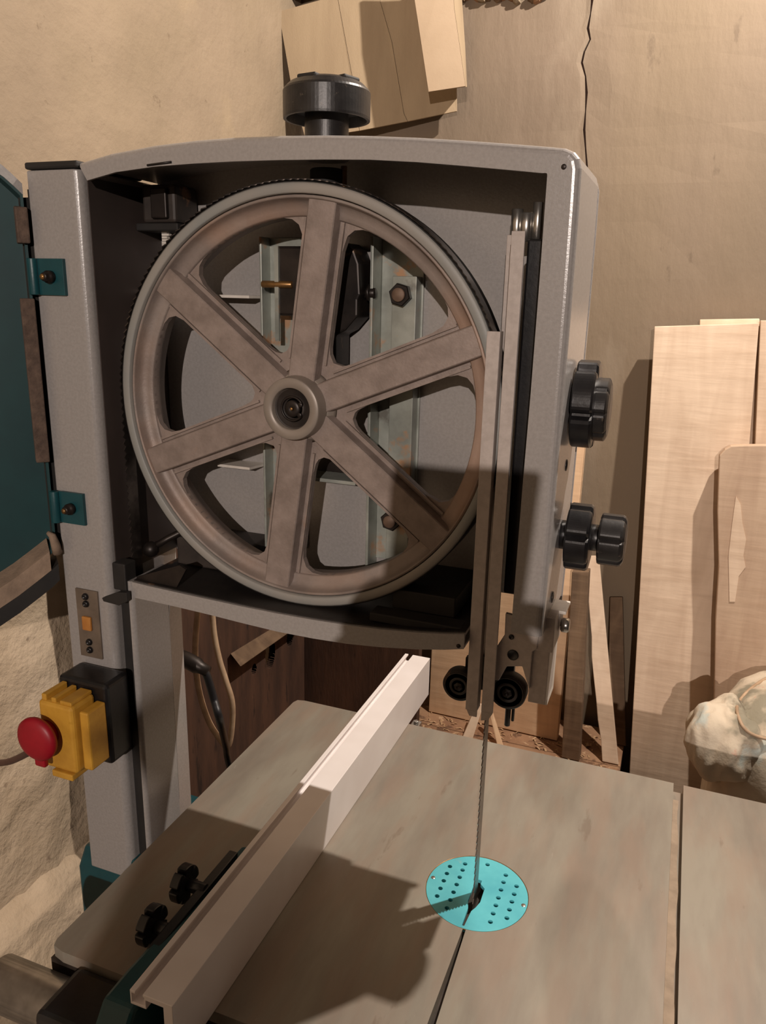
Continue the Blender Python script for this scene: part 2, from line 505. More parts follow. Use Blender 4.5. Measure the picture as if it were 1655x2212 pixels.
# torn light strip of the board
P0 = [onY(*q_, 1.185) for q_ in ((1588, 1072), (1600, 1090), (1604, 1130), (1612, 1165), (1606, 1200), (1611, 1225), (1596, 1245), (1588, 1300), (1576, 1300), (1574, 1200), (1580, 1130))]
P0 = [p_ * (1.0) for p_ in P0]


def plane_fit(px, py, o, nrm):
    r = ray(px, py); return r * (o.dot(nrm) / r.dot(nrm))


pp = [plane_fit(*q_, bl - nr * .0012, nr) for q_ in ((1590, 1072), (1600, 1090), (1604, 1130), (1612, 1165), (1606, 1200), (1611, 1225), (1596, 1245), (1588, 1300), (1576, 1300), (1574, 1200), (1582, 1130))]
n = len(pp)
MB().add(pp + [q_ + nr * .003 for q_ in pp], [tuple(range(n)), tuple(range(2 * n - 1, n - 1, -1))] + [(i, (i + 1) % n, (i + 1) % n + n, i + n) for i in range(n)]).build('torn_edge', M['plank'], sb, label='pale torn strip where the bark came off')

a = q4(((925, 1560), (1207, 1560)), ((955, 900), (1266, 930)), 1.30, 1.36, ZB + .002)
leaner('board', a, 0.02, M['pine'], 'wide orange pine board standing behind the saw arm', 'board')
a = q4(((1216, 1585), (1254, 1595)), ((1236, 1235), (1272, 1235)), 1.25, 1.28, ZB + .002)
po = leaner('post', a, 0.03, M['post'], 'short dark weathered post beside the orange pine board', 'post')
a = q4(((1300, 1650), (1337, 1660)), ((1262, 1200), (1294, 1200)), 1.26, 1.37, ZB + .002)
leaner('lath', a, 0.012, M['plank'], 'narrow pale lath leaning to the left in front of the post', 'lath', wav=.0015)
a = q4(((1312, 1600), (1352, 1600)), ((1318, 1290), (1345, 1290)), 1.33, 1.385, ZB + .002)
leaner('board', a, 0.01, M['post'], 'short brown offcut in the shadow left of the wide plank', 'board')
# bench top
mbb = wallgrid(lambda u, v: (-0.60 + u * 0.5, 0.90 + v * (YB - 0.91), ZB - 0.001 + 0.0016 * nz3((u * 8, v * 4, 0), 2)), 60, 24, 'bench_top_tmp', M['bench'])
bpy.data.objects.remove(mbb)
be = empty('workbench', (-0.3, 1.15, FL), 'low dusty workbench behind the saw table', 'workbench')
for k in range(4):
    y0 = 0.90 + k * 0.12
    MB().box((-0.612, y0 + .001, ZB - .03), (-0.026, y0 + .119, ZB)).build('plank', M['bench'], be, bevel=.001)
for x in (-0.55, -0.08):
    for y in (0.95, 1.3):
        MB().box((x - .03, y - .03, FL), (x + .03, y + .03, ZB - .031)).build('leg', M['post'], be, bevel=.002)
# shavings
random.seed(11)
mb = MB()
for k in range(420):
    x = random.uniform(-.45, -.04); y = random.uniform(1.08, 1.34); z = ZB + .001
    L_ = random.uniform(.004, .013); wd = random.uniform(.0015, .004); a = random.uniform(0, 6.28); c, s_ = math.cos(a), math.sin(a)
    pts = []
    for i in range(4):
        t = i / 3 - .5; zz = z + .003 * (1 - (2 * t) ** 2) * random.random()
        for w_ in (-.5, .5):
            pts.append((x + c * t * L_ - s_ * w_ * wd, y + s_ * t * L_ + c * w_ * wd, zz))
    mb.add(pts, [(0, 1, 3, 2), (2, 3, 5, 4), (4, 5, 7, 6)])
mb.build('wood_shavings', M['shaving'], kind='stuff', label='pale wood shavings scattered over the bench behind the table', cat='shavings')
# two sticks seen under the blade guides
zo = ZB + .001
s1 = MB().hexa([onZ(996, 1600, zo), onZ(1018, 1606, zo), onZ(1020, 1598, zo), onZ(998, 1592, zo), onY(1030, 1520, 1.27), onY(1045, 1522, 1.27), onY(1045, 1520, 1.285), onY(1030, 1518, 1.285)])
s1.build('offcut', M['plank'], bevel=.001, label='short pale offcut leaning left, seen just left of the blade', cat='offcut')
s1 = MB().hexa([onZ(1076, 1618, zo), onZ(1090, 1620, zo), onZ(1089, 1613, zo), onZ(1075, 1611, zo), onY(1055, 1530, 1.27), onY(1062, 1530, 1.27), onY(1062, 1528, 1.28), onY(1055, 1528, 1.28)])
s1.build('offcut', M['pine'], bevel=.0008, label='thin orange offcut leaning right, seen just right of the blade', cat='offcut')
s1 = MB(); c0 = onZ(1228, 1634, -0.4925)
c0 = onY(1228, 1634, 1.0)

# dark boards in the corner
lb = MB()
yy0, yy1, zz0, zz1 = 0.72, 1.240, FL + .001, -0.06
XB = -.618
holes = [(584, 1410, .030, .017), (626, 1375, .020, .012), (534, 1422, .007, .006), (549, 1446, .010, .008)]
hc = []
for hx, hy, rz, ry in holes:
    c = onX(hx, hy, XB); hc.append((c.y, c.z, ry, rz))
# plate with holes built column by column
ys = sorted({yy0, yy1} | {c[0] + s_ * c[2] for c in hc for s_ in (-1, 1)} | {c[0] for c in hc})
NY = 300
cols = [yy0 + (yy1 - yy0) * i / NY for i in range(NY + 1)]
for i in range(NY):
    ya, yb = cols[i], cols[i + 1]; ym = (ya + yb) / 2
    cuts = []
    for c in hc:
        if abs(ym - c[0]) < c[2]:
            h_ = c[3] * math.sqrt(1 - ((ym - c[0]) / c[2]) ** 2); cuts.append((c[1] - h_, c[1] + h_))
    cuts.sort(); z = zz0; segs = []
    for lo, hi in cuts:
        if lo > z: segs.append((z, lo))
        z = max(z, hi)
    segs.append((z, zz1))
    for lo, hi in segs:
        lb.add([(XB, ya, lo), (XB, yb, lo), (XB, yb, hi), (XB, ya, hi), (XB - .012, ya, lo), (XB - .012, yb, lo), (XB - .012, yb, hi), (XB - .012, ya, hi)],
               [(0, 1, 2, 3), (7, 6, 5, 4), (0, 4, 5, 1), (3, 2, 6, 7)])
lb.add([(XB - .012, yy0, zz0), (XB, yy0, zz0), (XB, yy0, zz1), (XB - .012, yy0, zz1)], [(0, 1, 2, 3)])
lbo = lb.build('perforated_board', M['oldwood'], label='dark brown board with oval holes standing along the left wall', cat='board')
MB().box((-.6178, 1.222, ZB + .001), (onY(905, 1420, 1.222).x, 1.240, -0.05)).build('board', M['oldwood'], bevel=.001, label='dark brown board in the back corner behind the rip fence', cat='board')
a = MB().hexa([onY(498, 1412, .955), onY(520, 1440, .955), onY(520, 1440, .975), onY(498, 1412, .975), onY(640, 1325, 1.17), onY(655, 1345, 1.17), onY(655, 1345, 1.19), onY(640, 1325, 1.19)])
a.build('lath', M['post'], bevel=.001, label='brown lath slanting across the dark perforated board', cat='lath')
cc = onX(492, 1640, XL + .085)
cc = onY(497, 1642, 0.93)

# ------------------------------------------------------------------ cables behind the column


def smooth_path(pts, n=8):
    pts = [Vector(p) for p in pts]; P = [pts[0]] + pts + [pts[-1]]; out = []
    for i in range(1, len(P) - 2):
        for k in range(n):
            t = k / n
            a, b, c, d = P[i - 1], P[i], P[i + 1], P[i + 2]
            out.append(0.5 * ((2 * b) + (-a + c) * t + (2 * a - 5 * b + 4 * c - d) * t * t + (-a + 3 * b - 3 * c + d) * t ** 3))
    out.append(pts[-1]); return out


M['cream'] = mat('cream cable sheath', (196, 168, 138), (170, 142, 114), 0.6, 0, 40)
M['cablebk'] = mat('black cable sheath', (34, 34, 38), (26, 26, 28), 0.45, 0, 40)
M['brownc'] = mat('brown cable sheath', (92, 66, 56), (78, 54, 46), 0.6, 0, 40)
Yc = 0.84
pl = smooth_path([onY(x, y, Yc) for x, y in ((440, 1120), (434, 1230), (427, 1320), (422, 1390), (423, 1440), (432, 1500), (452, 1560), (478, 1600), (492, 1612), (500, 1580), (502, 1520), (488, 1470), (474, 1425), (463, 1370), (458, 1310), (455, 1230), (452, 1120))])
MB().tube(pl, 0.0042).build('cable', M['cream'], label='cream cable hanging in a long loop behind the column', cat='cable')
pl = smooth_path([onY(x, y, .62) for x, y in ((402, 1425), (425, 1430), (445, 1455), (462, 1510), (476, 1560), (488, 1610), (497, 1650), (510, 1700))][:5] + [onY(488, 1610, .72), onY(500, 1668, .76), Vector((-.47, .80, -.785))])
MB().tube(pl, 0.0042).build('cable', M['cablebk'], label='black cable curving from the column down behind the table', cat='cable')

# chip of wood
c = onY(486, 1645, 0.93)
mb = MB(); mb.lathe([(0.004, 0), (.013, .003), (.015, .009), (.008, .014)], c - Vector((0, 0, .006)), (0, 0, 1), 7, False)
# (kept on the machine stand lid below)

# cardboard
sheetY = 1.345
cb = empty('cardboard_box', onY(800, 280, sheetY), 'flattened cardboard box hung on the wall above the saw', 'cardboard box')


def cardsheet(pts, ys, t, name, m, parent, lbl=None):
    """pts picture points, ys depths"""
    vs = [onY(x, y, Y) for (x, y), Y in zip(pts, ys)]
    n = len(vs)
    mb = MB().add(vs + [v + Vector((0, t, 0)) for v in vs], [tuple(range(n)), tuple(range(2 * n - 1, n - 1, -1))] + [(i, (i + 1) % n, (i + 1) % n + n, i + n) for i in range(n)])
    return mb.build(name, m, parent, label=lbl)


# left panel, creased, stands off the wall on its left
cardsheet([(602, 25), (728, -10), (765, 190), (776, 282), (660, 300), (632, 200)], [1.325, 1.345, 1.345, 1.345, 1.325, 1.325], .004, 'panel', M['card'], cb)
cardsheet([(729, -10), (700, -80), (830, -110), (820, 0), (846, 90), (872, 245), (880, 262), (777, 282), (766, 190)], [1.345, 1.345, 1.36, 1.36, 1.36, 1.36, 1.36, 1.345, 1.345], .004, 'panel', M['card'], cb)
cardsheet([(831, -110), (905, -110), (985, 60), (986, 240), (881, 262), (873, 245), (847, 90), (821, 0)], [1.361, 1.375, 1.375, 1.372, 1.361, 1.361, 1.361, 1.361], .004, 'panel', M['card'], cb)
cardsheet([(893, -110), (972, -110), (981, 20), (1005, 186), (926, 198), (912, 105), (896, 0)], [1.30, 1.312, 1.312, 1.312, 1.298, 1.298, 1.298], .004, 'flap', M['card_in'], cb, 'pale folded flap standing off the box')
cardsheet([(973, -110), (990, -110), (1004, 100), (1008, 186), (1006, 187), (982, 20)], [1.313, 1.37, 1.37, 1.372, 1.313, 1.313], .003, 'flap', M['card'], cb)
MB().hexa([onY(605, 2, 1.36), onY(690, -22, 1.36), onY(690, -22, 1.395), onY(605, 2, 1.395), onY(598, -14, 1.36), onY(680, -40, 1.36), onY(680, -40, 1.395), onY(598, -14, 1.395)]).build('batten', M['oldwood'], bevel=.001, label='dark batten fixed to the wall at the top, beside the cardboard', cat='batten')

# canvas bundle on the right
cbx = onY(1600, 1600, 1.05)


def cloth_heap():
    out = MB()
    for c, R3, pw, sub, sd in ((Vector((.252, 1.14, -.680)), (.150, .100, .158), 3.4, 6, 0), (Vector((.112, 1.080, -.592)), (.052, .050, .054), 2.2, 5, 5)):
        bm = bmesh.new(); bmesh.ops.create_icosphere(bm, subdivisions=sub, radius=1)
        for v in bm.verts:
            d = v.co.normalized()
            k = 1.0 / (abs(d.x) ** pw + abs(d.y) ** pw + abs(d.z) ** pw) ** (1 / pw)
            p = Vector((d.x * R3[0] * k, d.y * R3[1] * k, d.z * R3[2] * k))
            q = d * 2.0 + Vector((sd, sd, 0))
            f = 0.012 * noise.fractal(Vector((q.x * .9, q.y * .9, q.z * .5)), 1, 2, 1) + 0.003 * (1 - abs(noise.noise(Vector((q.x * 2.2 + p.z * 8, q.y * 2.2, q.z * .6)))) * 2)
            p += d * f
            if not sd:
                p.y -= max(0, .02 - p.z) * .22
                p.z = max(p.z, ZB - c.z + .001)
            v.co = c + p
        out.add([tuple(v.co) for v in bm.verts], [[x.index for x in f.verts] for f in bm.faces], True)
        bm.free()
    return out, None


cm, cc0 = cloth_heap()
cl = cm.build('canvas_bundle', M['cloth'], label='paint-spattered canvas bundle on the bench at the right edge', cat='canvas')
from mathutils.bvhtree import BVHTree
bvh = BVHTree.FromPolygons([Vector(v) for v in cm.v], cm.f)
cpts = []
for x, y in ((1720, 1450), (1690, 1458), (1655, 1466), (1622, 1488), (1601, 1510), (1592, 1530), (1600, 1560), (1615, 1580), (1640, 1592), (1680, 1600), (1720, 1600)):
    r = ray(x, y).normalized(); h_ = bvh.ray_cast(Vector((0, 0, 0)), r)[0]
    if h_ is not None: cpts.append(h_ - r * .0018)
MB().tube(smooth_path(cpts), 0.0023).build('cord', M['cream'], label='thin cream cord looped over the canvas bundle', cat='cord')
cr8 = empty('crate', (.245, 1.09, FL), 'plain wooden crate under the canvas bundle', 'crate')
for k in range(6):
    z0 = FL + .001 + k * .11
    MB().box((.09, .987, z0), (.40, .999, z0 + .10)).build('slat', M['plank2'], cr8, bevel=.001)
    MB().box((.09, 1.176, z0), (.40, 1.188, z0 + .10)).build('slat', M['plank2'], cr8, bevel=.001)
for x in (.09, .376):
    for y in (1.000, 1.151):
        MB().box((x, y, FL + .001), (x + .024, y + .024, ZB - .013)).build('corner_post', M['plank2'], cr8)
MB().box((.09, .987, ZB - .012), (.40, 1.235, ZB)).build('lid', M['plank2'], cr8, bevel=.001)

# ================================================================== THE BANDSAW
ZT_ = -0.4758                       # table top
saw = empty('bandsaw', (-0.30, 0.55, FL), 'large grey bandsaw with its upper door open and the spoked wheel showing', 'bandsaw')


def B(mb, name, m, parent=None, **kw):
    return mb.build(name, m, parent or saw, **kw)


Y0, Y1 = 0.500, 0.598
outer = [(-.4375, .0872), (-.4086, .0926), (-.37, .0966), (-.3354, .0985), (-.3059, .0991), (-.2705, .0987), (-.2368, .0976), (-.2044, .0958), (-.1734, .0935), (-.1436, .0907),
         (-.1148, .0877), (-.0905, .0850), (-.0815, .0838), (-.0760, .0815), (-.0728, .0780), (-.0713, .0725), (-.0708, .05), (-.0705, .0), (-.0705, -.06), (-.0705, -.12), (-.0707, -.18), (-.0712, -.2260)]
inner = [(-.4300, .0745), (-.4035, .0795), (-.3690, .0822), (-.3340, .0832), (-.3059, .0835), (-.2708, .0832), (-.2368, .0824), (-.2044, .0812), (-.1729, .0788), (-.1428, .0757),
         (-.1138, .0725), (-.0990, .0708), (-.0950, .0703), (-.0920, .0702), (-.0910, .0700), (-.0907, .0690), (-.0907, .05), (-.0907, .0), (-.0910, -.06), (-.0918, -.12), (-.0922, -.18), (-.0926, -.2260)]
mb = MB()
prof_n = 0; vs = []; fs = []
R_ = 0.005
for (ox, oz), (ix, iz) in zip(outer, inner):
    o = Vector((ox, 0, oz)); i_ = Vector((ix, 0, iz)); d = (i_ - o).normalized()
    pr = [(i_, Y0 + .0025), (i_, Y0)]
    for a in range(0, 91, 18):
        t = math.radians(a); pr.append((o + d * R_ * (1 - math.sin(t)), Y0 + R_ * (1 - math.cos(t))))
    pr += [(o, Y1 - .01), (o + d * .001, Y1 - .003), (o + d * .004, Y1), (o + d * .004, Y1 - .004), (o + d * .0025, Y0 + .0045)]
    prof_n = len(pr)
    for p_, y in pr: vs.append((p_.x, y, p_.z))
ns = len(outer)
for s_ in range(ns - 1):
    for k in range(prof_n):
        k2 = (k + 1) % prof_n
        fs.append((s_ * prof_n + k, s_ * prof_n + k2, (s_ + 1) * prof_n + k2, (s_ + 1) * prof_n + k))
fs += [tuple(range(prof_n)), tuple((ns - 1) * prof_n + k for k in range(prof_n - 1, -1, -1))]
mb.add(vs, fs)
# bottom tray and lip
lt = [(-.4145, -.2395), (-.398, -.2405), (-.37, -.2416), (-.3393, -.2426), (-.3059, -.2436), (-.2759, -.2440), (-.245, -.2438), (-.2167, -.2430), (-.19, -.2415), (-.1613, -.2388), (-.14, -.2360), (-.1255, -.2335)]
lbz = [-.2534, -.2538, -.2546, -.2560, -.2580, -.2594, -.2594, -.2584, -.2560, -.2522, -.2484, -.2450]
for i in range(len(lt) - 1):
    (xa, za), (xb, zb) = lt[i], lt[i + 1]; ba, bb = lbz[i], lbz[i + 1]
    mb.hexa([(xa, Y0, ba), (xb, Y0, bb), (xb, Y0 + .0025, bb), (xa, Y0 + .0025, ba), (xa, Y0, za), (xb, Y0, zb), (xb, Y0 + .0025, zb), (xa, Y0 + .0025, za)])
    mb.hexa([(xa, Y0 + .002, za - .0022), (xb, Y0 + .002, zb - .0022), (xb, Y1, zb - .0022), (xa, Y1, za - .0022), (xa, Y0 + .002, za), (xb, Y0 + .002, zb), (xb, Y1, zb), (xa, Y1, za)])
    mb.hexa([(xa, Y0 + .002, ba), (xb, Y0 + .002, bb), (xb, Y1, bb), (xa, Y1, ba), (xa, Y0 + .002, ba + .002), (xb, Y0 + .002, bb + .002), (xb, Y1, bb + .002), (xa, Y1, ba + .002)])
# back plate
poly = [(x, z - .002) for x, z in outer[:]] + [(-.0712, -.235), (-.1255, -.235)] + [(x, z - .003) for x, z in lt[::-1]] + [(-.4375, -.242)]
mb.prism(poly, 1, Y1 - .003, Y1)
hs = B(mb, 'upper_housing', M['paint'])
mb = MB()
for i in range(len(lt) - 1):
    (xa, za), (xb, zb) = lt[i], lt[i + 1]
    mb.hexa([(xa, Y0 + .003, za), (xb, Y0 + .003, zb), (xb, Y1 - .004, zb), (xa, Y1 - .004, za), (xa, Y0 + .003, za + .0010), (xb, Y0 + .003, zb + .0010), (xb, Y1 - .004, zb + .0010), (xa, Y1 - .004, za + .0010)])
B(mb, 'tray_liner', M['liner'])
# slot notch mark in the top flange
mb = MB(); a_, b_ = onY(318, 357, Y0 - .0006), onY(370, 350, Y0 - .0006)
mb.tube([a_, b_], .0008, 6); B(mb, 'weld_mark', M['blacksteel'])
for q_ in ((1218, 360), (990, 1396)):
    c = onY(*q_, Y0 - .0005); mb = MB(); mb.cyl(c, c + Vector((0, .002, 0)), .0016, 10); B(mb, 'rivet', M['blacksteel'])

# column: front box with rounded right edge
mb = MB()
cr = 0.007
pc = [(-.4870, .500), (-.4865 + .0, .500)]
pts2 = [(-.487, .5)]
for a in range(0, 91, 10):
    t = math.radians(a); pts2.append((-.4375 - cr + cr * math.sin(t), .5 + cr - cr * math.cos(t)))
pts2 += [(-.4375, .575), (-.440, .598), (-.4845, .598), (-.487, .595)]
mb.prism(pts2, 2, -.548, .0830)
o = B(mb, 'column', M['paint'], bevel=.0012, seg=2)
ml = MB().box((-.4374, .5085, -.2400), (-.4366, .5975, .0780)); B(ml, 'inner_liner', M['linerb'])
# cap
mb = MB().box((-.4872, .4985, .0835), (-.4372, .575, .0886)); B(mb, 'column_cap', M['rubber'], bevel=.0015)
# slot for returning blade (dark channel) and the right limb of the column
mb = MB().box((-.4373, .512, -.62), (-.4190, .5165, -.2405)); B(mb, 'blade_channel', M['rubber'])
mb = MB()
pr = []
for a in range(0, 91, 15):
    t = math.radians(a); pr.append((-.4145 - .0035 + .0035 * math.sin(t), .5 + .0035 - .0035 * math.cos(t)))
pr = [(-.4188, .5175), (-.4188, .500)] + pr + [(-.4145, .5475), (-.4188, .5475)]
mb.prism(pr, 2, -.62, -.2395)
B(mb, 'column_side', M['paint'])
mb = MB()
zs = [-.2475, -.262, -.275, -.29, -.33, -.40, -.45, -.48, -.53, -.62]
yf = [.5560, .5530, .5500, .5478, .5478, .5478, .5478, .5478, .5440, .5440]
for i in range(len(zs) - 1):
    mb.hexa([(-.4145, yf[i + 1], zs[i + 1]), (-.4300, yf[i + 1], zs[i + 1]), (-.4300, .582, zs[i + 1]), (-.4195, .5730, zs[i + 1]),
             (-.4145, yf[i], zs[i]), (-.4300, yf[i], zs[i]), (-.4300, .582, zs[i]), (-.4195, .5730, zs[i])])
B(mb, 'column_rear_edge', M['paint'])
mb = MB().box((-.4845, .548, -.62), (-.4300, .5975, -.548)); B(mb, 'column_foot', M['paint'])

# access plate with four screws and a wooden plug
pz0, pz1 = -.3180, -.2540
c = [onY(156, 1262, .4985), onY(210, 1266, .4985), onY(222, 1420, .4985), onY(174, 1410, .4985)]
xl, xr = -.4745, -.4508
mb = MB().box((xl, .4982, pz0), (xr, .5002, pz1)); pl_ = B(mb, 'access_plate', M['plate'], bevel=.0004)
for z in (-.2600, -.2668, -.3030, -.3105):
    mb = MB(); mb.lathe([(.0030, 0), (.0032, .001), (.0026, .0026), (.0012, .0030), (.0012, .0018), (.0001, .0018)], (-.4632, .4984, z), (0, -1, 0), 14)
    B(mb, 'screw', M['black'], pl_)
mb = MB().box((-.4680, .4955, -.2915), (-.4585, .4984, -.2785)); B(mb, 'wooden_plug', M['orangewood'], pl_, bevel=.001)

# hinges
for zc in (.0055, -.1812):
    mb = MB().box((-.4800, .4968, zc - .0137), (-.4565, .5000, zc + .0137))
    mb.cyl((-.4850, .4955, zc - .0137), (-.4850, .4955, zc + .0137), .0040, 16)
    mb.box((-.4850, .4968, zc - .0137), (-.4795, .4990, zc + .0137))
    hg = B(mb, 'hinge', M['teal'], bevel=.0008)
    mb = MB(); mb.lathe([(.0048, 0), (.0048, .004), (.0034, .0042), (.0034, .0075), (.0028, .0085), (0.0001, .0085)], (-.4690, .4968, zc), (0, -1, 0), 18)
    B(mb, 'bolt', M['blacksteel'], hg)
    mb = MB(); mb.lathe([(.0021, 0), (.0021, .0015), (0.0001, .0018)], (-.4690, .4885, zc), (0, -1, 0), 12)
    B(mb, 'bolt_end', M['brass'], hg)
# gap strip between door and column
mb = MB().box((-.4905, .503, -.2200), (-.4872, .560, .0700)); B(mb, 'seal_strip', M['rubber'])

mb = MB().box((-.4985, .5010, -.2220), (-.4872, .5035, .0640)); B(mb, 'hinge_gap_strip', M['rubber'])
# door, opened; rim line starts at the hinge and runs left and forwards
ang = math.radians(48)
du = Vector((-math.cos(ang), -math.sin(ang), 0)); dn = Vector((math.sin(ang), -math.cos(ang), 0))
hp = Vector((-.4885, .4960, 0))


def D(s_, z, t):
    return hp + du * s_ - dn * t + Vector((0, 0, z))


top = [(0.0, .066), (.006, .072), (.012, .0775), (.020, .0830), (.04, .0895), (.10, .0975), (.20, .0990), (.30, .0950), (.385, .083), (.400, .070)]
bot = [(0.0, -.2190), (.006, -.2245), (.018, -.2330), (.034, -.2440), (.052, -.2545), (.08, -.2640), (.20, -.2720), (.30, -.2640), (.385, -.245), (.400, -.225)]
loop = top + bot[::-1]
n = len(loop)
dp = .030
mb = MB()
vs = [D(s_, z, 0) for s_, z in loop] + [D(s_, z, dp) for s_, z in loop]
cen = Vector((.2, -.085, 0))


def inset(s_, z, k):
    v = Vector((s_ - .2, z + .085)); L0 = v.length
    return .2 + v.x * (1 - k / L0), -.085 + v.y * (1 - k / L0)


ins = [inset(s_, z, .0025) for s_, z in loop]
vs += [D(s_, z, 0) for s_, z in ins] + [D(s_, z, dp - .002) for s_, z in ins]
fs = []
for i in range(n):
    j = (i + 1) % n
    fs += [(i, j, j + n, i + n), (i, 2 * n + i, 2 * n + j, j), (2 * n + i, 3 * n + i, 3 * n + j, 2 * n + j)]
fs += [tuple(n + i for i in range(n)), tuple(3 * n + i for i in range(n - 1, -1, -1))]
mb.add(vs, fs)
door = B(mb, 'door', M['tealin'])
# grey dusty ledges lying on the door's bottom and top walls
mb = MB()
for i in range(len(bot) - 2):
    (sa, za), (sb_, zb) = bot[i + 1], bot[i + 2]
    mb.hexa([D(sa, za - .0145, -.002), D(sb_, zb - .0145, -.002), D(sb_, zb - .0145, .0275), D(sa, za - .0145, .0275), D(sa, za + .004, -.002), D(sb_, zb + .004, -.002), D(sb_, zb + .0075, .0275), D(sa, za + .0075, .0275)])
B(mb, 'bottom_lip', M['dustled'], door, label='dusty beige bottom lip of the door')
mb = MB()
for i in range(len(bot) - 1):
    (sa, za), (sb_, zb) = bot[i], bot[i + 1]
    mb.hexa([D(sa, za - .0280, -.003), D(sb_, zb - .0280, -.003), D(sb_, zb - .0280, .0275), D(sa, za - .0280, .0275), D(sa, za - .0130, -.003), D(sb_, zb - .0130, -.003), D(sb_, zb - .0130, .0275), D(sa, za - .0130, .0275)])
B(mb, 'bottom_rim', M['rubber'], door, label='dark bottom rim of the door')
mb = MB()
for i in range(len(top) - 1):
    (sa, za), (sb_, zb) = top[i], top[i + 1]
    mb.hexa([D(sa, za - .001, -.003), D(sb_, zb - .001, -.003), D(sb_, zb - .001, .028), D(sa, za - .001, .028), D(sa, za + .007, -.003), D(sb_, zb + .007, -.003), D(sb_, zb + .007, .028), D(sa, za + .007, .028)])
B(mb, 'top_lip', M['paint'], door, label='grey top lip of the door')
mb = MB().hexa([D(-.001, -.142, -.006), D(.0095, -.142, -.006), D(.0095, -.142, .004), D(-.001, -.142, .004), D(-.001, -.011, -.006), D(.0095, -.011, -.006), D(.0095, -.011, .004), D(-.001, -.011, .004)])
B(mb, 'foam_strip', M['felt'], door, bevel=.001, label='brown foam strip along the hinge edge')
mb = MB().hexa([D(-.002, .030, -.006), D(.007, .030, -.006), D(.007, .030, .012), D(-.002, .030, .012), D(-.002, .056, -.006), D(.007, .056, -.006), D(.007, .058, .012), D(-.002, .058, .012)])
B(mb, 'foam_pad', M['felt'], door, bevel=.001)
mb = MB(); mb.tube([D(.000, -.222, -.004), D(.001, -.214, -.006), D(.003, -.205, -.007), D(.006, -.203, -.004)], .003, 8, [.004, .0038, .003, .0018])
B(mb, 'torn_foam', M['dustled'], door)
# little bolt on column left side
mb = MB().cyl((-.4870, .515, -.2690), (-.4935, .515, -.2690), .0032, 12); B(mb, 'side_bolt', M['blacksteel'])

# ------------------------------------------------------------------ wheel
WX, WZ = -.2700, -.0849
WR = .1572
wo = (WX, 0, WZ)
mb = MB()
mb.lathe([(.1495, .5235), (.1480, .5215), (.1470, .5235), (.1462, .5275), (.1440, .5300), (.1400, .5315), (.1368, .5315), (.1358, .5325), (.1358, .5470), (.1500, .5470), (.1500, .5235)][:-1] + [(.1495, .5235)], wo, (0, 1, 0), 128)
wheel = B(mb, 'wheel', M['castrim'], label='dusty six-spoked wheel')
mb = MB(); mb.lathe([(.1500, .5240), (.1500, .5205), (.1508, .5198), (.1558, .5198), (.1572, .5208), (.1572, .5478), (.1500, .5478), (.1500, .5240)], wo, (0, 1, 0), 128)
B(mb, 'rim', M['machined'], wheel, label='machined outer rim of the wheel')
# web with six rounded windows
A0 = math.radians(82)
mb = MB()


def smax(a, b, k):
    h = max(k - abs(a - b), 0) / k
    return max(a, b) + h * h * k * .25


def window_sdf(x, z, th):
    r = math.hypot(x, z)
    d = r - .1358
    for t in (th - math.pi / 6, th + math.pi / 6):
        # distance from spoke centre line, measured towards the window
        sx, sz = math.cos(t), math.sin(t)
        cross = sx * z - sz * x
        side = 1 if t < th else -1
        d2 = .0160 - cross * side
        d = smax(d, d2, .020)
    return d


NW = 56
for s_ in range(6):
    th = A0 - math.pi / 6 - s_ * math.pi / 3
    cxw, czw = .088 * math.cos(th), .088 * math.sin(th)
    inn = []; out = []
    angs = [2 * math.pi * k / NW for k in range(NW)]
    # exact corners of the sector
    cor = []
    for t in (th - math.pi / 6, th + math.pi / 6):
        for r in (.021, .1375):
            cor.append(math.atan2(r * math.sin(t) - czw, r * math.cos(t) - cxw) % (2 * math.pi))
    for c in cor:
        k = min(range(len(angs)), key=lambda i: abs((angs[i] - c + math.pi) % (2 * math.pi) - math.pi)); angs[k] = c
    for a in angs:
        dx, dz = math.cos(a), math.sin(a)
        lo, hi = 0, .12
        for _ in range(26):
            m_ = (lo + hi) / 2
            if window_sdf(cxw + dx * m_, czw + dz * m_, th) < 0: lo = m_
            else: hi = m_
        inn.append((cxw + dx * lo, czw + dz * lo))

        def inside(x, z):
            r = math.hypot(x, z)
            if r > .1375 or r < .021: return False
            da = (math.atan2(z, x) - th + math.pi) % (2 * math.pi) - math.pi
            return abs(da) <= math.pi / 6
        lo, hi = 0, .14
        for _ in range(26):
            m_ = (lo + hi) / 2
            if inside(cxw + dx * m_, czw + dz * m_): lo = m_
            else: hi = m_
        out.append((cxw + dx * lo, czw + dz * lo))
    vs = []; fs = []
    for (a, b) in zip(inn, out):
        vs += [(WX + a[0], .5335, WZ + a[1]), (WX + b[0], .5335, WZ + b[1]), (WX + a[0], .5390, WZ + a[1]), (WX + b[0], .5390, WZ + b[1])]
        # slightly rounded window edge
    for k in range(NW):
        j = (k + 1) % NW
        fs += [(4 * k, 4 * k + 1, 4 * j + 1, 4 * j), (4 * k + 2, 4 * j + 2, 4 * j + 3, 4 * k + 3), (4 * k, 4 * j, 4 * j + 2, 4 * k + 2)]
    mb.add(vs, fs)
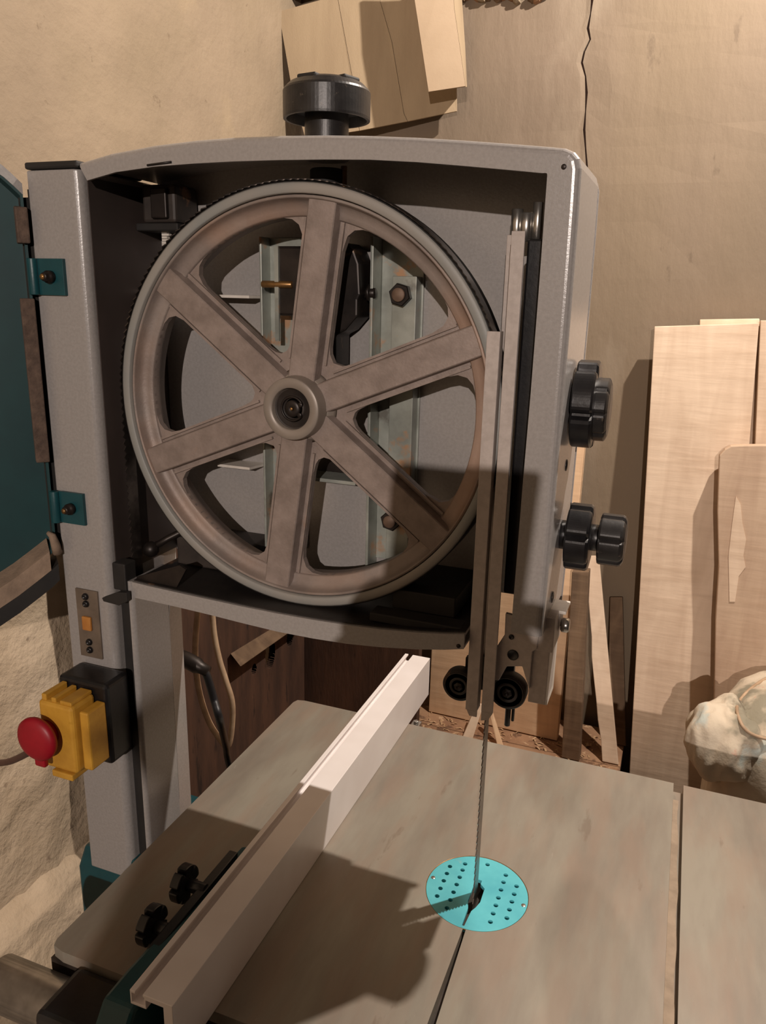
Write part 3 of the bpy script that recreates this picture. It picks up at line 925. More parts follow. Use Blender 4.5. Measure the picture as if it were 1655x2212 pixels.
    # low raised bead round the window
B(mb, 'web', M['cast'], wheel)
for s_ in range(6):
    th = A0 - s_ * math.pi / 3
    d = Vector((math.cos(th), 0, math.sin(th))); p = Vector((-d.z, 0, d.x)); o = Vector(wo)
    mb = MB()
    sec = [(.0112, .5336), (.0101, .5252), (.0094, .5245), (-.0094, .5245), (-.0101, .5252), (-.0112, .5336), (-.0112, .538), (.0112, .538)]
    vs = []
    for r in (.0205, .060, .100, .1355, .1474):
        for x, y in sec:
            k = .93 + .07 * (r / .14) ** 1
            vs.append(o + d * r + p * x * (1.08 - .02) + Vector((0, y, 0)))
    n = len(sec); fs = []
    for i in range(4):
        for k in range(n): fs.append((i * n + k, i * n + (k + 1) % n, (i + 1) * n + (k + 1) % n, (i + 1) * n + k))
    fs += [tuple(range(n - 1, -1, -1)), tuple(4 * n + k for k in range(n))]
    mb.add(vs, fs)
    for sg in (-1, 1):     # thin ribs along the web edges
        a = o + d * .034 + p * sg * .0150; b = o + d * .1345 + p * sg * .0150
        q_ = [a - p * .0009, a + p * .0009, b + p * .0009, b - p * .0009]
        mb.hexa([v + Vector((0, .534, 0)) for v in q_] + [v + Vector((0, .5312, 0)) for v in q_])
    B(mb, 'spoke', M['cast'], wheel)
mb = MB(); mb.lathe([(.0290, .5336), (.0262, .5320), (.0246, .5260), (.0240, .5260)], wo, (0, 1, 0), 64)
mb.lathe([(.0246, .5360), (.0240, .5250), (.0236, .5200), (.0232, .5150), (.0230, .5135), (.0226, .5130), (.0160, .5130), (.0154, .5140), (.0154, .5480), (.0246, .5480), (.0246, .5360)], wo, (0, 1, 0), 64)
B(mb, 'hub', M['hubring'], wheel, label='bright turned hub ring')
mb = MB(); mb.lathe([(.0157, .5190), (.0150, .5170), (.0142, .5190), (.0136, .5200), (.0100, .5200), (.0094, .5185), (.0088, .5170), (.0076, .5172), (.0074, .5190), (.0001, .5190)], wo, (0, 1, 0), 48)
B(mb, 'bearing', M['darkbox'], wheel)
mb = MB()
arc = [Vector((WX + .0088 * math.cos(a), .5162, WZ + .0088 * math.sin(a))) for a in [math.radians(25 + i * 12) for i in range(26)]]
mb.tube(arc, .0010, 6)
for sg in (25, -35):
    a = math.radians(sg); mb.cyl((WX + .0076 * math.cos(a), .5170, WZ + .0076 * math.sin(a)), (WX + .0076 * math.cos(a), .5150, WZ + .0076 * math.sin(a)), .0018, 10)
B(mb, 'circlip', M['blacksteel'], wheel)
mb = MB(); mb.lathe([(.0066, .5190), (.0064, .5160), (.0058, .5152), (.0016, .5150), (.0001, .5165)], wo, (0, 1, 0), 24)
B(mb, 'axle', M['blacksteel'], wheel)
mb = MB(); mb.lathe([(.0014, .5150), (.0010, .5142), (.0001, .5141)], wo, (0, 1, 0), 12); B(mb, 'axle_centre', M['brass'], wheel)
# tyre
mb = MB(); mb.lathe([(.1570, .5210), (.1580, .5212), (.1580, .5476), (.1570, .5476), (.1570, .5210)], wo, (0, 1, 0), 128)
B(mb, 'tyre', M['rubber'], wheel)

# ------------------------------------------------------------------ blade: toothed band over the wheel and straight down both sides
BR = .1586
path = []
zl = -.70
N1 = 210
path = [(WX + BR, zl + (WZ - zl) * i / N1) for i in range(N1)]
NA = 180
path += [(WX + BR * math.cos(math.pi * i / NA), WZ + BR * math.sin(math.pi * i / NA)) for i in range(NA + 1)]
path += [(WX - BR, WZ + (zl - WZ) * i / N1) for i in range(1, N1 + 1)]
vs = []; fs = []
for i, (x, z) in enumerate(path):
    tooth = .0026 if i % 2 == 0 else 0.0
    j = min(i + 1, len(path) - 1); h = max(i - 1, 0)
    dx, dz = path[j][0] - path[h][0], path[j][1] - path[h][1]; L_ = math.hypot(dx, dz) or 1
    nx, nz_ = dz / L_, -dx / L_
    for off in (0, .0008):
        vs += [(x + nx * off, .5215 - tooth, z + nz_ * off), (x + nx * off, .5330, z + nz_ * off)]
for i in range(len(path) - 1):
    a = 4 * i; b = a + 4
    fs += [(a, a + 1, b + 1, b), (a + 2, b + 2, b + 3, a + 3), (a, b, b + 2, a + 2), (a + 1, a + 3, b + 3, b + 1)]
fs += [(0, 2, 3, 1), (len(vs) - 4, len(vs) - 3, len(vs) - 1, len(vs) - 2)]
mb = MB().add(vs, fs)
B(mb, 'blade', M['bluesteel'], label='toothed saw blade band')

# ------------------------------------------------------------------ guard and guide post
g1l, g1r = onY(1032, 1086, .510).x, onY(1059.5, 1086, .510).x
g2l, g2r = onY(1069, 1086, .510).x, onY(1096, 1086, .510).x
mb = MB().box((g1l, .5085, -.2975), (g1r, .5105, -.0228)).box((g1r - .0012, .5105, -.2975), (g1r, .5180, -.0228))
B(mb, 'blade_guard', M['guard'], bevel=.0004)
mb = MB().box((g2l, .5085, -.2965), (g2r, .5105, .0385)).box((g2l, .5105, -.2965), (g2l + .0012, .5400, .0385)).box((g1l + .002, .541, -.2965), (g2l + .0012, .5425, .0385))
B(mb, 'blade_guard', M['guard'], bevel=.0004)
mb = MB().prism([(g1l + .001, -.2975), (g1r - .0002, -.2975), (g1r - .0002, -.3020), (g1l + .0032, -.3020)], 1, .5086, .5104); B(mb, 'guard_tip', M['guard'])
mb = MB().prism([(g2l + .0002, -.2965), (g2r, -.2965), (g2r - .003, -.3025), (g2l + .0002, -.3040)], 1, .5086, .5104); B(mb, 'guard_tip', M['guard'])
# black guide post
mb = MB().box((-.1050, .5260, -.2080), (-.0940, .5500, .0350)); B(mb, 'guide_post', M['black'], bevel=.0015)
# polished rack head
mb = MB()
for x0, r, zt_ in ((-.1190, .0040, .0560), (-.1125, .0046, .0535), (-.1052, .0034, .0600)):
    mb.cyl((x0, .5560, .0355 - (.002 if r < .0045 else 0)), (x0, .5560, zt_), r, 20)
mb.box((-.1205, .558, .0355), (-.1045, .564, .054))
B(mb, 'guide_rack', M['steel'])
mb = MB().box((-.1235, .5500, -.2300), (-.1195, .5600, .0385)); B(mb, 'rack_rail', M['blacksteel'])
mb = MB().box((-.1020, .566, .034), (-.0945, .574, .0690)); B(mb, 'rack_holder', M['steel'], bevel=.001)

# guide assembly at the lower end
ga = []
mb = MB()
px = lambda x, y, Y: onY(x, y, Y)
pp_ = [(1066, 1470), (1068, 1405), (1090, 1372), (1092, 1325), (1150, 1340), (1168, 1345), (1160, 1402), (1150, 1408), (1143, 1490), (1128, 1440), (1095, 1440), (1078, 1470)]
mb.prism([(q_.x, q_.z) for q_ in (onY(*t_, .5150) for t_ in pp_)], 1, .5150, .5185)
gb = B(mb, 'guide_bracket', M['guard'], bevel=.0006)
for q_, r in (((1118, 1350), .0038), ((1105, 1376), .0020), ((1108, 1415), .0042)):
    c = onY(*q_, .5149); mb = MB(); mb.lathe([(r, 0), (r * .92, .0007), (r * .8, .0002), (.0001, .0002)], c, (0, -1, 0), 18)
    B(mb, 'socket_screw', M['black'], gb)
c0_, c1_ = onY(1140, 1516, .518), onY(1188, 1406, .518)
mb = MB().box((c0_.x, .5180, c0_.z), (c1_.x, .5500, c1_.z)); B(mb, 'guide_block', M['guard'], gb, bevel=.0006)
c0_, c1_ = onY(1152, 1404, .516), onY(1200, 1338, .516)
mb = MB().box((c0_.x, .5160, c0_.z), (c1_.x, .5500, c1_.z)); B(mb, 'guide_block_head', M['guard'], gb, bevel=.0006)
mb = MB().box((-.0690, .5290, -.2920), (-.0672, .5575, -.2370)); B(mb, 'side_plate', M['white'], gb)
mb = MB().box((-.0765, .5330, -.2320), (-.0640, .5520, -.2200)); gc = B(mb, 'clamp_block', M['guard'], gb, bevel=.0008)
mb = MB().box((-.0768, .5325, -.2200), (-.0600, .5550, -.2175)); B(mb, 'clamp_cap', M['white'], gb, bevel=.0006)
mb = MB(); mb.lathe([(.0040, 0), (.0054, .0012), (.0054, .0050), (.0044, .0062), (.0001, .0062)], (-.0640, .5420, -.2318), (1, 0, 0), 18)
B(mb, 'clamp_screw', M['steel'], gb)
for xc, zc, r in ((-.1345, -.2895, .0128), (-.0968, -.2868, .0140)):
    mb = MB(); mb.lathe([(r * .93, .5260), (r, .5272), (r, .5360), (r * .9, .5375), (r * .3, .5375)], (xc, 0, zc), (0, 1, 0), 40)
    mb.lathe([(r * .93, .5260), (r * .82, .5258), (r * .78, .5272), (r * .60, .5272), (r * .56, .5258), (r * .42, .5256), (r * .36, .5275), (r * .0001, .5275)], (xc, 0, zc), (0, 1, 0), 40)
    gw = B(mb, 'guide_bearing', M['darkbox'], saw)
    mb = MB(); mb.lathe([(r * .30, .5275), (r * .28, .5250), (r * .14, .5245), (.0001, .5255)], (xc, 0, zc), (0, 1, 0), 6, False)
    B(mb, 'axle_screw', M['blacksteel'], gw)
mb = MB().box((-.1300, .5330, -.2790), (-.1060, .5370, -.2640)); B(mb, 'guide_arm', M['blacksteel'], bevel=.0006)
mb = MB().box((-.1330, .5375, -.2950), (-.0950, .5430, -.2700)); B(mb, 'guide_yoke', M['blacksteel'], bevel=.0006)
mb = MB().cyl((-.0985, .545, -.2950), (-.0985, .545, -.3250), .0022, 10).cyl((-.0945, .545, -.2950), (-.0945, .545, -.3200), .0012, 8)
B(mb, 'guide_pin', M['blacksteel'])

# ------------------------------------------------------------------ knobs


def star_knob(o, d, r, th, name, lobes=6, depth=.16, boss=None, m='black', parent=None, seg=96, dome=0.0):
    """lobed knob: axis d from o"""
    o = Vector(o); d = Vector(d).normalized(); u = d.orthogonal().normalized(); v = d.cross(u)
    rings = [(.86, 0.0), (.97, .03), (1.0, .10), (1.0, .88), (.95, .97), (.82, 1.0 + dome * .5), (.45, 1.0 + dome), (.0001, 1.0 + dome)]
    vs = []; fs = []
    for k, t in rings:
        for i in range(seg):
            a = 2 * math.pi * i / seg
            q_ = (1 - abs(math.sin(lobes * a / 2)) ** 6 * depth * 1.0) if k > .5 else 1
            q_ = 1 - depth * (max(0, math.cos(lobes * a)) ** 8) if k > .5 else 1
            vs.append(o + d * (t * th) + (u * math.cos(a) + v * math.sin(a)) * r * k * q_)
    for j in range(len(rings) - 1):
        for i in range(seg):
            i2 = (i + 1) % seg
            fs.append((j * seg + i, j * seg + i2, (j + 1) * seg + i2, (j + 1) * seg + i))
    fs += [tuple(range(seg - 1, -1, -1))]
    mb = MB().add(vs, fs, False)
    if boss:
        for p0, p1, rb in boss: mb.cyl(o + d * p0, o + d * p1, rb, 24)
    return B(mb, name, M[m], parent)


# blade tension hand wheel on top
kc = Vector((-.2583, .550, 0))
mb = MB()
mb.lathe([(.0158, .0900), (.0155, .1225), (.0270, .1225), (.0284, .1160), (.0306, .1160), (.0308, .1175), (.0308, .1335), (.0300, .1350), (.0262, .1385), (.0215, .1405), (.0150, .1415), (.0001, .1418)], kc, (0, 0, 1), 72, False)
tk = B(mb, 'tension_knob', M['knobtop'], label='black domed blade tension knob on top of the housing')
for a0 in (-100, -20, 60, 140):
    a = math.radians(a0); r0 = .0205
    c = kc + Vector((math.cos(a) * r0, math.sin(a) * r0, .1405)); rt = Matrix.Rotation(a, 3, 'Z')
    mb = MB(); mb.box((c.x - .0042, c.y - .0078, .1380), (c.x + .0042, c.y + .0078, .1412), rt)
    mb2 = MB()
    B(mb, 'grip_window', M['rubber'], tk, bevel=.0012)
mb = MB().cyl((-.2583, .550, .0840), (-.2583, .550, .0560), .0120, 24); B(mb, 'spring_cup', M['rubber'])
mb = MB().cyl((-.2455, .5520, .0860), (-.2455, .5520, .0340), .0022, 12); B(mb, 'tension_rod', M['brass'])

# side knobs (axis +X)
star_knob((-.0690, .550, -.0710), (1, 0, 0), .0300, .0150, 'lock_knob', 5, .20, [(-.003, .016, .014)])
lk = star_knob((-.0560, .552, -.0740), (1, 0, 0), .0215, .0095, 'lock_knob_cap', 8, .06, None, 'knobtop', dome=.15)
k1 = star_knob((-.0660, .550, -.1655), (1, 0, 0), .0240, .0170, 'height_knob', 6, .14, [(-.006, .003, .0105)])
k2 = star_knob((-.0440, .552, -.1655), (1, 0, 0), .0185, .0170, 'height_lock_knob', 6, .14, [(-.006, .001, .0095)], 'knobtop', dome=.1)
for q_, zc in (((1225, 1005), -.110), ((1195, 1290), -.2020)):
    c = onX(*q_, -.0700); mb = MB(); mb.lathe([(.0042, 0), (.0040, .0006), (.0030, .0001), (.0001, .0001)], (-.0706, c.y, c.z), (1, 0, 0), 18); B(mb, 'side_hole_plug', M['black'])

# ------------------------------------------------------------------ tension slide behind the wheel
mb = MB()
mb.box((-.3310, .5780, -.2200), (-.3290, .5950, .0405)); mb.box((-.3310, .5925, -.2200), (-.2960, .5950, .0405))
sl = B(mb, 'slide_rail', M['zinc'], bevel=.0005, label='left zinc-plated slide rail')
mb = MB()
mb.box((-.2330, .5740, -.2270), (-.2306, .5950, .0400)); mb.box((-.2306, .5925, -.2200), (-.1960, .5950, .0385))
sr = B(mb, 'slide_rail', M['zinc'], bevel=.0005, label='right zinc-plated slide rail')
mb = MB().box((-.2170, .5800, -.2150), (-.1975, .5925, .0120)); B(mb, 'slide_bar', M['zinc'], sr, bevel=.0005)
for q_, Y in (((868, 637), .5795), ((848, 1122), .5795)):
    c = onY(*q_, Y); c.y = .5800
    mb = MB().cyl(c, c + Vector((0, -.0065, 0)), .0088, 6, .0008, False); bo = B(mb, 'hex_bolt', M['blacksteel'], sr)
    c2 = c + Vector((0, -.0065, 0)); mb = MB().cyl(c2, c2 + Vector((0, -.0028, 0)), .0052, 16); B(mb, 'bolt_tip', M['rustend'], sr)
# black tension block
mb = MB()
pb = [(-.2620, .0350), (-.2480, .0350), (-.2415, .0295), (-.2375, .0200), (-.2360, -.0020), (-.2380, -.0060), (-.2380, -.0180), (-.2480, -.0290), (-.2560, -.0330), (-.2560, -.0580), (-.2640, -.0600), (-.2700, -.05), (-.2700, .0300)]
mb.prism(pb, 1, .5620, .5900)
mb.box((-.2700, .5700, -.0660), (-.2375, .5900, -.0610))
tb = B(mb, 'tension_block', M['blacksteel'], bevel=.0015)
mb = MB().box((-.3150, .5720, -.0200), (-.2700, .5900, .0330)); B(mb, 'block_wing', M['blacksteel'], tb, bevel=.002)
mb = MB().cyl((-.2375, .5760, -.0010), (-.2290, .5760, -.0010), .0040, 14).cyl((-.2350, .5760, -.0010), (-.2325, .5760, -.0010), .0070, 6); B(mb, 'cross_bolt', M['blacksteel'], tb)
mb = MB().cyl((-.3250, .5720, .0040), (-.2980, .5720, .0040), .0028, 12); B(mb, 'cross_pin', M['brass'], tb)
mb = MB().box((-.3130, .5700, -.0400), (-.3095, .5720, .0330)); B(mb, 'gauge_strip', M['zinc'], tb)
mb = MB().box((-.2900, .548, WZ - .012), (-.2500, .590, WZ + .012)); B(mb, 'axle_block', M['blacksteel'], bevel=.002)
# shelf at the bottom of the slide
mb = MB().box((-.2960, .5600, -.1500), (-.2370, .5950, -.1470)); B(mb, 'slide_stop', M['zinc'], bevel=.0005)
mb = MB().box((-.2930, .585, -.1470), (-.2450, .5945, -.1250)); B(mb, 'stop_plate', M['blacksteel'], bevel=.0005)
# small welded tabs, coloured white as if lit from above
for x0, x1, z, y in ((-.3815, -.3375, -.0062, .572), (-.3730, -.3410, -.1490, .572), (-.4360, -.4240, -.0038, .560)):
    mb = MB(); mb.prism([(x0, y), (x1, y), (x1 + .004, .5948), (x0 - .003, .5948)], 2, z - .0011, z + .0011); B(mb, 'tab', M['white'])
# upper left rubber stop box with toothed plastic strap
mb = MB().box((-.4280, .560, .0500), (-.3960, .592, .0790)); ub = B(mb, 'limit_box', M['darkbox'], bevel=.0025)
mb = MB().box((-.4170, .5560, .0530), (-.4020, .5602, .0760)); B(mb, 'cover', M['blacksteel'], ub, bevel=.001)
mb = MB().box((-.4370, .5620, .0440), (-.3960, .590, .0500)); B(mb, 'base', M['rubber'], ub, bevel=.001)
mb = MB()
for k in range(8): mb.box((-.4170, .5690, .0280 + k * .0021), (-.4100 - (.002 if k % 2 else 0), .5730, .0297 + k * .0021))
B(mb, 'toothed_strap', M['white'], ub)
# lower boxes and lever
mb = MB().box((-.4080, .5550, -.2400), (-.3330, .5950, -.2140)); mb.box((-.3330, .5650, -.2400), (-.3200, .5950, -.2260))
lbx = B(mb, 'lower_left_box', M['darkbox'], bevel=.0015)
mb = MB().box((-.1900, .5250, -.2340), (-.1400, .5930, -.2180)); mb.box((-.2020, .5080, -.2400), (-.1300, .5240, -.2330))
B(mb, 'dust_brush_block', M['rubber'], bevel=.001)
mb = MB(); mb.tube([(-.4240, .540, -.2235), (-.412, .548, -.2150), (-.395, .560, -.2050), (-.385, .568, -.198)], .0030, 10)
lv = B(mb, 'lever', M['blacksteel'])
bmb = bmesh.new(); bmesh.ops.create_uvsphere(bmb, u_segments=20, v_segments=12, radius=.0072)
MBs = MB().add([v.co + Vector((-.4240, .540, -.2240)) for v in bmb.verts], [[x.index for x in f.verts] for f in bmb.faces], True); bmb.free()
B(MBs, 'ball_knob', M['blacksteel'], lv)
mb = MB(); mb.prism([(-.4140, -.2390), (-.4140, -.2370), (-.3700, -.2200), (-.3640, -.2230), (-.3740, -.2400)], 1, .5060, .5085); B(mb, 'gusset', M['blacksteel'])
mb = MB().box((-.4320, .4975, -.2480), (-.4188, .512, -.2240)); B(mb, 'blade_slot_collar', M['rubber'], bevel=.001)
mb = MB().prism([(-.4415, -.2560), (-.4400, -.2590), (-.4240, -.2600), (-.4150, -.2550), (-.4150, -.2470), (-.4240, -.2480)], 1, .4930, .4985); B(mb, 'pointer', M['rubber'], bevel=.0006)

# ------------------------------------------------------------------ switch
mb = MB().box((-.4760, .4700, -.4010), (-.4240, .4998, -.3240)); sw = B(mb, 'switch_box', M['black'], bevel=.004, seg=3)
mb = MB()
mb.prism([(-.4720, -.3960), (-.4720, -.3330), (-.4360, -.3330), (-.4360, -.3960)], 1, .4420, .4700)
ho = B(mb, 'switch_housing', M['yellow'], sw, bevel=.0035, seg=3, label='yellow switch housing')
mb = MB().box((-.4345, .4480, -.3930), (-.4255, .4700, -.3390)); B(mb, 'side_flap', M['yellow'], sw, bevel=.0015)
for lo_, hi_ in (((-.4690, .4440, -.3335), (-.4640, .4690, -.3275)), ((-.4590, .4440, -.3335), (-.4540, .4690, -.3290)), ((-.4500, .4440, -.3335), (-.4380, .4690, -.3300)), ((-.4620, .4400, -.4020), (-.4400, .4690, -.3960))):
    mb = MB().box(lo_, hi_); B(mb, 'hinge_lug', M['yellow'], sw, bevel=.001)
bx, bz, by = -.4635, -.3610, .4250
mb = MB(); mb.lathe([(.0110, .0180), (.0110, .0100), (.0150, .0090), (.0185, .0078), (.0195, .0055), (.0192, .0030), (.0170, .0010), (.0120, -.0008), (.0001, -.0014)], (bx, by, bz), (0, 1, 0), 40)
B(mb, 'stop_button', M['red'], sw, label='round red stop button')
mb = MB().box((bx - .0050, by + .004, bz - .0260), (bx + .0060, by + .0090, bz - .0160)); B(mb, 'button_latch', M['red'], sw, bevel=.0015)
pl = smooth_path([(-.4560, .475, -.3990), (-.475, .47, -.4080), (-.52, .46, -.4090), (-.56, .44, -.4180), (-.60, .40, -.44)])
MB().tube(smooth_path([onY(120, 1600, .55), onY(70, 1622, .56), onY(20, 1645, .57), onY(-40, 1655, .58), onY(-160, 1700, .60)]), .0038).build('cable', M['brownc'], label='brown cable running left from behind the red stop button', cat='cable')

# gland on the column rear
mb = MB(); g0 = onY(398, 1422, .60)
mb.lathe([(.0075, -.012), (.0085, .0), (.0085, .014), (.0066, .018), (.0055, .028)], onY(402, 1425, .62), (onY(430, 1440, .62) - onY(402, 1425, .62)), 20)
B(mb, 'cable_gland', M['felt2'] if 'felt2' in M else M['blacksteel'])

# ------------------------------------------------------------------ table
tx0, tx1, ty0, ty1 = -.3930, .1950, .3545, .7560
th_ = .010
mb = MB()
ic = (-.1110, .5322); ir = .0425
cut = .0012
sx0, sx1 = .0375, .0470
# left slab around the round opening: polar fill between opening and rectangle, with the saw kerf towards the front
rect = (tx0, ty0, sx0, ty1)
kx0, kx1 = -.1112, -.1088
NA = 96
a0 = math.asin((kx0 - ic[0]) / ir) if False else None
angs = []
aL = math.atan2(-math.sqrt(ir ** 2 - (kx0 - ic[0]) ** 2), kx0 - ic[0]) % (2 * math.pi)
aR = math.atan2(-math.sqrt(ir ** 2 - (kx1 - ic[0]) ** 2), kx1 - ic[0]) % (2 * math.pi)
# angle sweep from aR (right of kerf) counter-clockwise round to aL
sweep = (aL - aR) % (2 * math.pi)
base = [aR + sweep * i / NA for i in range(NA + 1)]
cr_ = .008
corner_angles = [math.atan2(y - ic[1], x - ic[0]) % (2 * math.pi) for x, y in ((tx0, ty0), (tx0, ty1), (sx0, ty1), (sx0, ty0))]
for c_ in corner_angles:
    for off in (-.02, 0, .02) if c_ in corner_angles[:2] else (0,):
        cc_ = c_ + off
        cand = [cc_, cc_ + 2 * math.pi]
        for q_ in cand:
            if aR < q_ < aR + sweep: base.append(q_)
base = sorted(set(base))


def torect(a):
    dx, dy = math.cos(a), math.sin(a); t = 9
    if dx > 1e-9: t = min(t, (rect[2] - ic[0]) / dx)
    if dx < -1e-9: t = min(t, (rect[0] - ic[0]) / dx)
    if dy > 1e-9: t = min(t, (rect[3] - ic[1]) / dy)
    if dy < -1e-9: t = min(t, (rect[1] - ic[1]) / dy)
    x, y = ic[0] + dx * t, ic[1] + dy * t
    # rounded left corners
    for yy in (ty0, ty1):
        s_ = 1 if yy == ty0 else -1
        ccx, ccy = tx0 + cr_, yy + s_ * cr_
        if x < ccx and (y - ccy) * s_ < 0:
            v = Vector((x - ccx, y - ccy)); v = v.normalized() * cr_; x, y = ccx + v.x, ccy + v.y
    return x, y


ring = []
for i, a in enumerate(base):
    ix, iy = ic[0] + ir * math.cos(a), ic[1] + ir * math.sin(a)
    if i == 0: ox, oy = onZ(947, 2212, ZT_).x, ty0
    elif i == len(base) - 1: ox, oy = onZ(924, 2212, ZT_).x - .0003, ty0
    else: ox, oy = torect(a)
    ring.append(((ix, iy), (ox, oy)))
vs = []; fs = []
for (a, b) in ring:
    vs += [(a[0], a[1], ZT_), (b[0], b[1], ZT_), (a[0], a[1], ZT_ - th_), (b[0], b[1], ZT_ - th_)]
for i in range(len(ring) - 1):
    a = 4 * i; b = a + 4
    fs += [(a, a + 1, b + 1, b), (a + 2, b + 2, b + 3, a + 3), (a, b, b + 2, a + 2), (a + 1, a + 3, b + 3, b + 1)]
fs += [(0, 2, 3, 1), (len(vs) - 4, len(vs) - 3, len(vs) - 1, len(vs) - 2)]
mb.add(vs, fs)
mb.box((sx1, ty0, ZT_ - th_), (tx1, ty1, ZT_))
mb.box((sx0, ty0, ZT_ - th_), (sx1, ty1 - .002, ZT_ - .0085))
tab = B(mb, 'table', M['table'], label='worn grey cast-iron table with a mitre slot')
mb = MB().box((tx0 + .0003, ty0 + .0003, ZT_ - .026), (tx1 - .0003, ty1 - .0003, ZT_ - th_ - .0002))
B(mb, 'table_rib', M['ironedge'], tab)
# compacted sawdust in the slot
mb = MB(); vs = []; fs = []; n = 40
for k in range(n + 1):
    y = ty0 + .002 + (ty1 - .030 - ty0) * k / n; g_ = sx1 - .0026 - .0006 * math.sin(k * .9) - max(0, (k - 26) / 14) * .0022
    for x, z in ((sx0 + .0001, ZT_ - .0004), (g_, ZT_ - .0007), (g_ + .0004, ZT_ - .0084), (sx0 + .0001, ZT_ - .0084)): vs.append((x, y, z))
for k in range(n):
    for i in range(4): fs.append((k * 4 + i, k * 4 + (i + 1) % 4, k * 4 + 4 + (i + 1) % 4, k * 4 + 4 + i))
fs += [(0, 1, 2, 3), (n * 4, n * 4 + 3, n * 4 + 2, n * 4 + 1)]
mb.add(vs, fs); B(mb, 'packed_sawdust', M['dustfill'], tab)

# insert: disc with real holes
hol = [(-.1400, y) for y in (.5520, .5428, .5336, .5242, .5149)] + [(-.1287, y) for y in (.5602, .5520, .5428, .5336, .5242)] + [(-.1287, .5056), (-.1287, .5149)] + [(-.1104, .5669)] \
    + [(-.0929, y) for y in (.5604, .5514, .5420, .5324, .5235, .5142, .5049)] + [(-.0817, y) for y in (.5511, .5414, .5324, .5232, .5138)]
slot = [(-.1152, .5462), (-.1102, .5462), (-.1102, .5420), (-.1058, .5380), (-.1055, .5220), (-.1075, .5150), (-.1098, .5100), (-.1110, .4930), (-.1128, .4930), (-.1130, .5120), (-.1152, .5200)]
bm = bmesh.new()


def loop_edges(pts):
    vv = [bm.verts.new((x, y, 0)) for x, y in pts]
    return [bm.edges.new((vv[i], vv[(i + 1) % len(vv)])) for i in range(len(vv))]


E_ = loop_edges([(ic[0] + (ir - .0006) * math.cos(2 * math.pi * k / 72), ic[1] + (ir - .0006) * math.sin(2 * math.pi * k / 72)) for k in range(72)])
for hx, hy in hol:
    E_ += loop_edges([(hx + .0020 * math.cos(2 * math.pi * k / 12), hy + .0020 * math.sin(2 * math.pi * k / 12)) for k in range(12)])
E_ += loop_edges(slot)
bmesh.ops.triangle_fill(bm, use_beauty=True, use_dissolve=False, edges=E_)
# drop triangles that fell inside holes
kill = []


def in_poly(x, y, poly):
    c = False; j = len(poly) - 1
    for i in range(len(poly)):
        if (poly[i][1] > y) != (poly[j][1] > y) and x < (poly[j][0] - poly[i][0]) * (y - poly[i][1]) / (poly[j][1] - poly[i][1]) + poly[i][0]: c = not c
        j = i
    return c


for f in bm.faces:
    c = f.calc_center_median()
    if any((c.x - hx) ** 2 + (c.y - hy) ** 2 < .0017 ** 2 for hx, hy in hol) or in_poly(c.x, c.y, slot): kill.append(f)
bmesh.ops.delete(bm, geom=kill, context='FACES')
bmesh.ops.recalc_face_normals(bm, faces=bm.faces)
r_ = bmesh.ops.extrude_face_region(bm, geom=list(bm.faces))
for v in [g for g in r_['geom'] if isinstance(g, bmesh.types.BMVert)]: v.co.z -= .003
bm.verts.index_update()
mb = MB().add([(v.co.x, v.co.y, v.co.z + ZT_ - .0003) for v in bm.verts], [[x.index for x in f.verts] for f in bm.faces]); bm.free()
B(mb, 'table_insert', M['insert'], tab, label='round turquoise insert with rows of holes')
for sx, sy in ((-.1494, .5338), (-.0721, .5322)):
    mb = MB().cyl((sx, sy, ZT_ - .0010), (sx, sy, ZT_ - .0001), .0019, 14); B(mb, 'insert_screw', M['steel'], tab)
mb = MB(); mb.lathe([(ir - .0006, ZT_ - .001), (ir - .0002, ZT_ - .0001), (ir + .0004, ZT_ - .0001), (ir + .0004, ZT_ - .001), (ir - .0006, ZT_ - .001)], (ic[0], ic[1], 0), (0, 0, 1), 72)
B(mb, 'insert_ring', M['brass'], tab)
mb = MB().box((-.1700, .470, -.560), (-.060, .600, -.530)); B(mb, 'lower_guide_block', M['rubber'])

# front rail and trunnion etc.
mb = MB().cyl((-.4250, .3340, -.5000), (.2000, .3340, -.5000), .0185, 32); rl = B(mb, 'front_rail', M['steel'])
mb = MB().box((-.4000, .3400, -.5150), (.1900, .3560, -.5020)); B(mb, 'rail_bracket', M['ironedge'])

# lower machine: wheel box and stand
mb = MB()
mb.prism([(-.5060, -.5560), (-.4960, -.5290), (-.4900, -.5270), (-.4300, -.5270), (-.4300, -.62), (-.0300, -.62), (-.0300, -.94), (-.5060, -.94)], 1, .5020, .6100)
B(mb, 'lower_housing', M['teal'], bevel=.003)
mb = MB()
mb.prism([(-.52, FL), (0.0, FL), (-.03, -.941), (-.49, -.941)], 1, .46, .68)
B(mb, 'stand', M['teal'], bevel=.003)
mb = MB().box((-.30, .530, -.62), (-.10, .600, -.5130)); B(mb, 'table_trunnion', M['ironedge'], bevel=.003)

